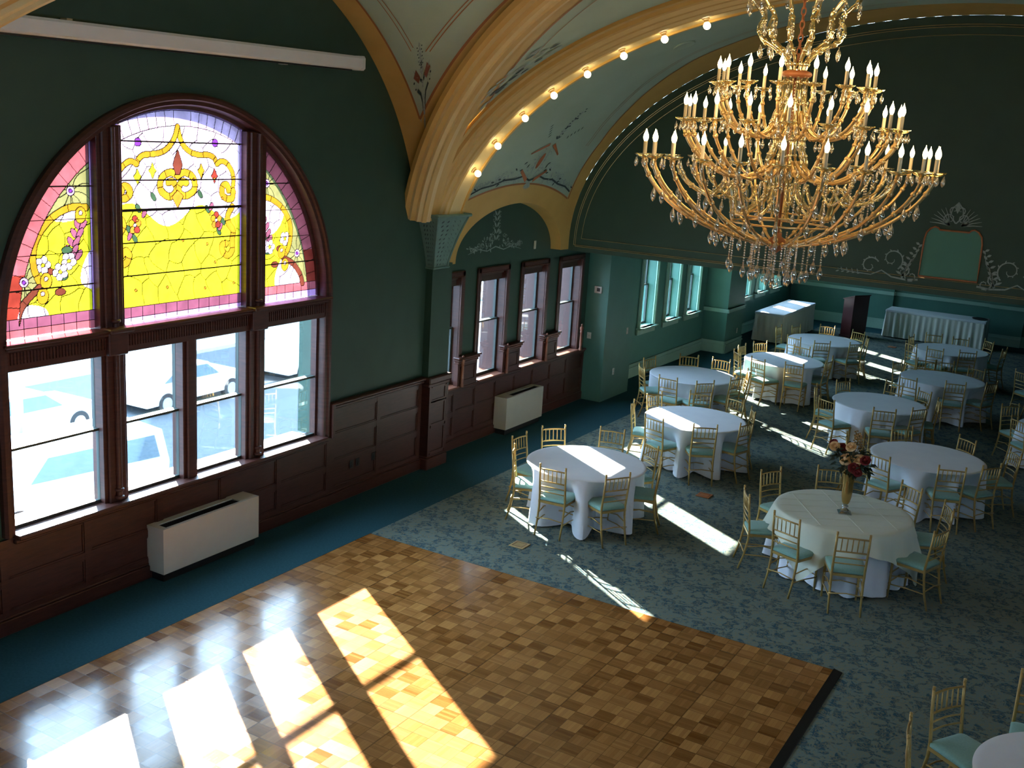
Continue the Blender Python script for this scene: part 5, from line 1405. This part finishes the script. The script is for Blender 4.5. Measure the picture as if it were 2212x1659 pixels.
# tall vase-like ornament at the foot of the big bay's web
S = Sten(lambda a, b: cross_pt(.40+b*.52+a*.82, 1-(.135+b*.235+a*.08-.02), .012)[0])
L = lambda P, w0, w1, m=0: S.stroke(P, w0, w1, m)
S.leaf(0, .0, PI/2, .12, .04)
for s in (1, -1):
    L([(s*.02, .16), (s*.03, .24), (s*.06, .32), (s*.13, .38)], .02, .035, 1); L([(s*.01, .12), (s*.015, .3)], .02, .02)
    L([(s*.07, .46), (s*.17, .56)], .07, .10, 2); L([(s*.05, .45), (s*.11, .5), (s*.2, .60)], .014, .014)
    for k in range(7): S.leaf(s*.02, .36+.05*k, PI/2+s*(.9 if k % 2 else .4), .11, .035, 1 if k % 3 == 1 else 0)
    for k in range(6): S.blot(s*(.04+.015*(k % 2)), .62+.04*k, .012, 1); S.leaf(s*.03, .60+.045*k, PI/2+s*.8, .06, .025)
    S.blot(s*.20, .47, .018, 1); S.blot(s*.17, .40, .014, 1); S.scroll(s*.14, .42, .04, 1.1, 0, s, .012, False)
for k in range(5): S.leaf(0, .56+.06*k, PI/2, .08, .05)
struct(S.mb.build('trim_28', [M['sten'], M['stendk'], M['woodlt']]))
S = Sten(lambda a, b: hall_pt(-(.845-b*.20+a*.03), min(12.1, 12.09-.035*b-.0-max(0, a)*.35-.02-abs(a)*.12), .012)[0]); rr = random.Random(4)
for k in range(34):
    b = rr.random(); a = rr.random()*(.15+.85*b)
    if rr.random() < .5: S.leaf(a, b, rr.uniform(.6, 2.4), .10, .12, 1 if rr.random() < .4 else 0)
    else: S.leaf(a, b, rr.uniform(0, 6), .14, .10, 0)
struct(S.mb.build('trim_29', [M['sten'], M['stendk']]))

# ------------------------------------------------------------------ the street outside
GZ = -4.2
mb = MB(); mb.quad((-60, -45, GZ), (-4.2, -45, GZ), (-4.2, 75, GZ), (-60, 75, GZ)); struct(mb.build('ground', M['asphalt']))
mb = MB(); mb.box(-4.2, -45, GZ-.1, -.7, 75, GZ+.14); mb.box(-25.5, -45, GZ-.1, -22, 75, GZ+.14); struct(mb.build('ground', M['conc']))
mb = MB(); mb.box(-.75, -20, GZ, -.62, 45, SILL-.3); struct(mb.build('wall_outside', M['fac2']))
def building(lab, y0, y1, h, mat, x0=-36, x1=-25.5, cols=5):
    b = thing('building', lab, 'building', ((x0+x1)/2, (y0+y1)/2, GZ+.14)); hx = (x1-x0)/2; hy = (y1-y0)/2
    mb = MB(); mb.box(-hx, -hy, 0, hx, hy, h); mb.box(-hx-.2, -hy-.1, h, hx+.3, hy+.1, h+.5); mb.box(hx, -hy, 4.0, hx+.25, hy, 4.4); mb.build('facade', mat, b)
    for r in range(max(1, int(h//3.6))):
        for c in range(cols):
            yy = -hy+(c+.5)*2*hy/cols; mb = MB(); z0 = 1. if r == 0 else 1.2+3.6*r
            mb.box(hx+.0, yy-.75, z0, hx+.04, yy+.75, z0+2.1); mb.box(hx, yy-.85, z0-.15, hx+.12, yy+.85, z0); mb.build('window', M['carg'], b)
building('pale building across the street seen through the left panes', -14, 13, 8.5, M['fac'])
building('grey stone building across the street seen through the right panes', 14, 40, 11, M['fac2'], cols=6)
def car(lab, x, y, rz, mat, van=False, grp=None):
    t = thing('car', lab, 'car', (x, y, GZ), rz, grp); w = .9
    if van: body = [(-2.3, .35), (2.3, .35), (2.35, .8), (2.2, 1.05), (1.25, 1.15), (.75, 1.75), (-2.15, 1.8), (-2.35, 1.0)]; gl = [(1.12, 1.17), (.70, 1.68), (-2.0, 1.70), (-2.15, 1.15)]
    else: body = [(-2.2, .32), (2.2, .32), (2.25, .62), (2.05, .82), (.95, .92), (.35, 1.38), (-1.0, 1.42), (-1.75, .98), (-2.2, .90)]; gl = [(.86, .94), (.31, 1.32), (-.95, 1.35), (-1.55, .97)]
    mb = MB(); mb.prism([(a, -w, b) for a, b in body], (0, 2*w, 0)); mb.build('car_body', mat, t)
    mb = MB(); mb.prism([(a*.97, -w-.012, b) for a, b in gl], (0, 2*w+.024, 0)); mb.build('side_window', M['carg'], t)
    mb = MB(); a, b = gl[0]; c, d = gl[1]; mb.add([(a+.03, -w+.1, b+.02), (a+.03, w-.1, b+.02), (c+.06, w-.15, d), (c+.06, -w+.15, d)], [(0, 1, 2, 3)]); mb.build('windscreen', M['carg'], t)
    for xx in (-1.4, 1.4):
        for s in (-1, 1):
            mb = MB(); mb.tube([(xx, s*(w-.18), .33), (xx, s*(w+.02), .33)], .33, 20); o = mb.build('wheel', M['black'], t)
            mb = MB(); mb.tube([(xx, s*(w-.1), .33), (xx, s*(w+.03), .33)], .2, 14); mb.build('hub_cap', M['carb'], o)
car('white van parked in the street below, seen low through the left window', -11.6, 15.0, math.radians(-97), M['carw'], True)
car('silver car parked across the street behind the pale pole', -17.3, 18.0, math.radians(92), M['carb'])
car('white car parked across the street, seen through the middle panes', -17.2, 23.8, math.radians(92), M['carw'])
car('white car farthest along the street in the right pane', -17.2, 30., math.radians(92), M['carw'])
lp = thing('lamp_post', 'pale street pole standing outside the left lower window', 'pole', (-14.6, 16.2, GZ)); 
mb = MB(); mb.tube([(0, 0, 0), (0, 0, 9)], .14, 12); mb.build('pole_shaft', M['pole'], lp, True); mb = MB(); mb.tube([(0, 0, 8.9), (-1.5, 0, 9.2)], .06, 8); mb.build('pole_arm', M['pole'], lp, True)

# ------------------------------------------------------------------ light
w = bpy.data.worlds.new('World'); sc.world = w; w.use_nodes = True
bg = w.node_tree.nodes['Background']; bg.inputs[0].default_value = (.50, .73, 1., 1); bg.inputs[1].default_value = 33.
sun = bpy.data.lights.new('sun', 'SUN'); sun.energy = 100; sun.angle = math.radians(.55); sun.color = (1., .93, .80)
so = bpy.data.objects.new('sun', sun); COL.objects.link(so)
so.rotation_mode = 'QUATERNION'; so.rotation_quaternion = Vector((0, 0, -1)).rotation_difference(Vector((2.0, -1.36, -1.0)).normalized()); so.location = (-20, 20, 15)
def portal(y0, y1, z0, z1, x):
    l = bpy.data.lights.new('window_portal', 'AREA'); l.shape = 'RECTANGLE'; l.size = z1-z0; l.size_y = y1-y0; l.cycles.is_portal = True
    o = bpy.data.objects.new('window_portal', l); COL.objects.link(o); o.location = (x, (y0+y1)/2, (z0+z1)/2); o.rotation_euler = (0, -PI/2, 0)
portal(WY-R0, WY+R0, SILL, ZC+R0, -.45)
for y in B2: portal(max(12.97, y), y+B2W, 1.0, 2.71, -.64)
for a, b in AW: portal(a, b, AZ0, AZ1, -.6)
for p in LPOS:
    l = bpy.data.lights.new('candle_light', 'POINT'); l.energy = 6; l.color = (1., .66, .30); l.shadow_soft_size = .06
    o = bpy.data.objects.new('candle_light', l); COL.objects.link(o); o.location = (HXc+p[0], HYc+p[1], p[2])

# ------------------------------------------------------------------ camera
yaw, pitch, roll, F_ = -.51837799, -.23074433, .0627971, 2331.603
f = Vector((math.sin(yaw)*math.cos(pitch), math.cos(yaw)*math.cos(pitch), math.sin(pitch)))
r0 = Vector((math.cos(yaw), -math.sin(yaw), 0)); u0 = r0.cross(f)
r_ = r0*math.cos(roll)+u0*math.sin(roll); u_ = -r0*math.sin(roll)+u0*math.cos(roll)
cd = bpy.data.cameras.new('camera'); cd.sensor_fit = 'HORIZONTAL'; cd.sensor_width = 36; cd.lens = F_/2212*36; cd.clip_start = .05; cd.clip_end = 300
co = bpy.data.objects.new('camera', cd); COL.objects.link(co)
co.matrix_world = Matrix(((r_.x, u_.x, -f.x, 8.6), (r_.y, u_.y, -f.y, 0), (r_.z, u_.z, -f.z, 4.9), (0, 0, 0, 1)))
sc.camera = co
sc.view_settings.view_transform = 'Standard'; sc.view_settings.look = 'None'; sc.view_settings.gamma = 1; sc.view_settings.exposure = 0; sc.view_settings.use_curve_mapping = False
sc.cycles.max_bounces = 8; sc.cycles.diffuse_bounces = 5; sc.cycles.glossy_bounces = 3; sc.cycles.transparent_max_bounces = 24
sc.cycles.sample_clamp_indirect = 6; sc.cycles.caustics_reflective = False; sc.cycles.caustics_refractive = False
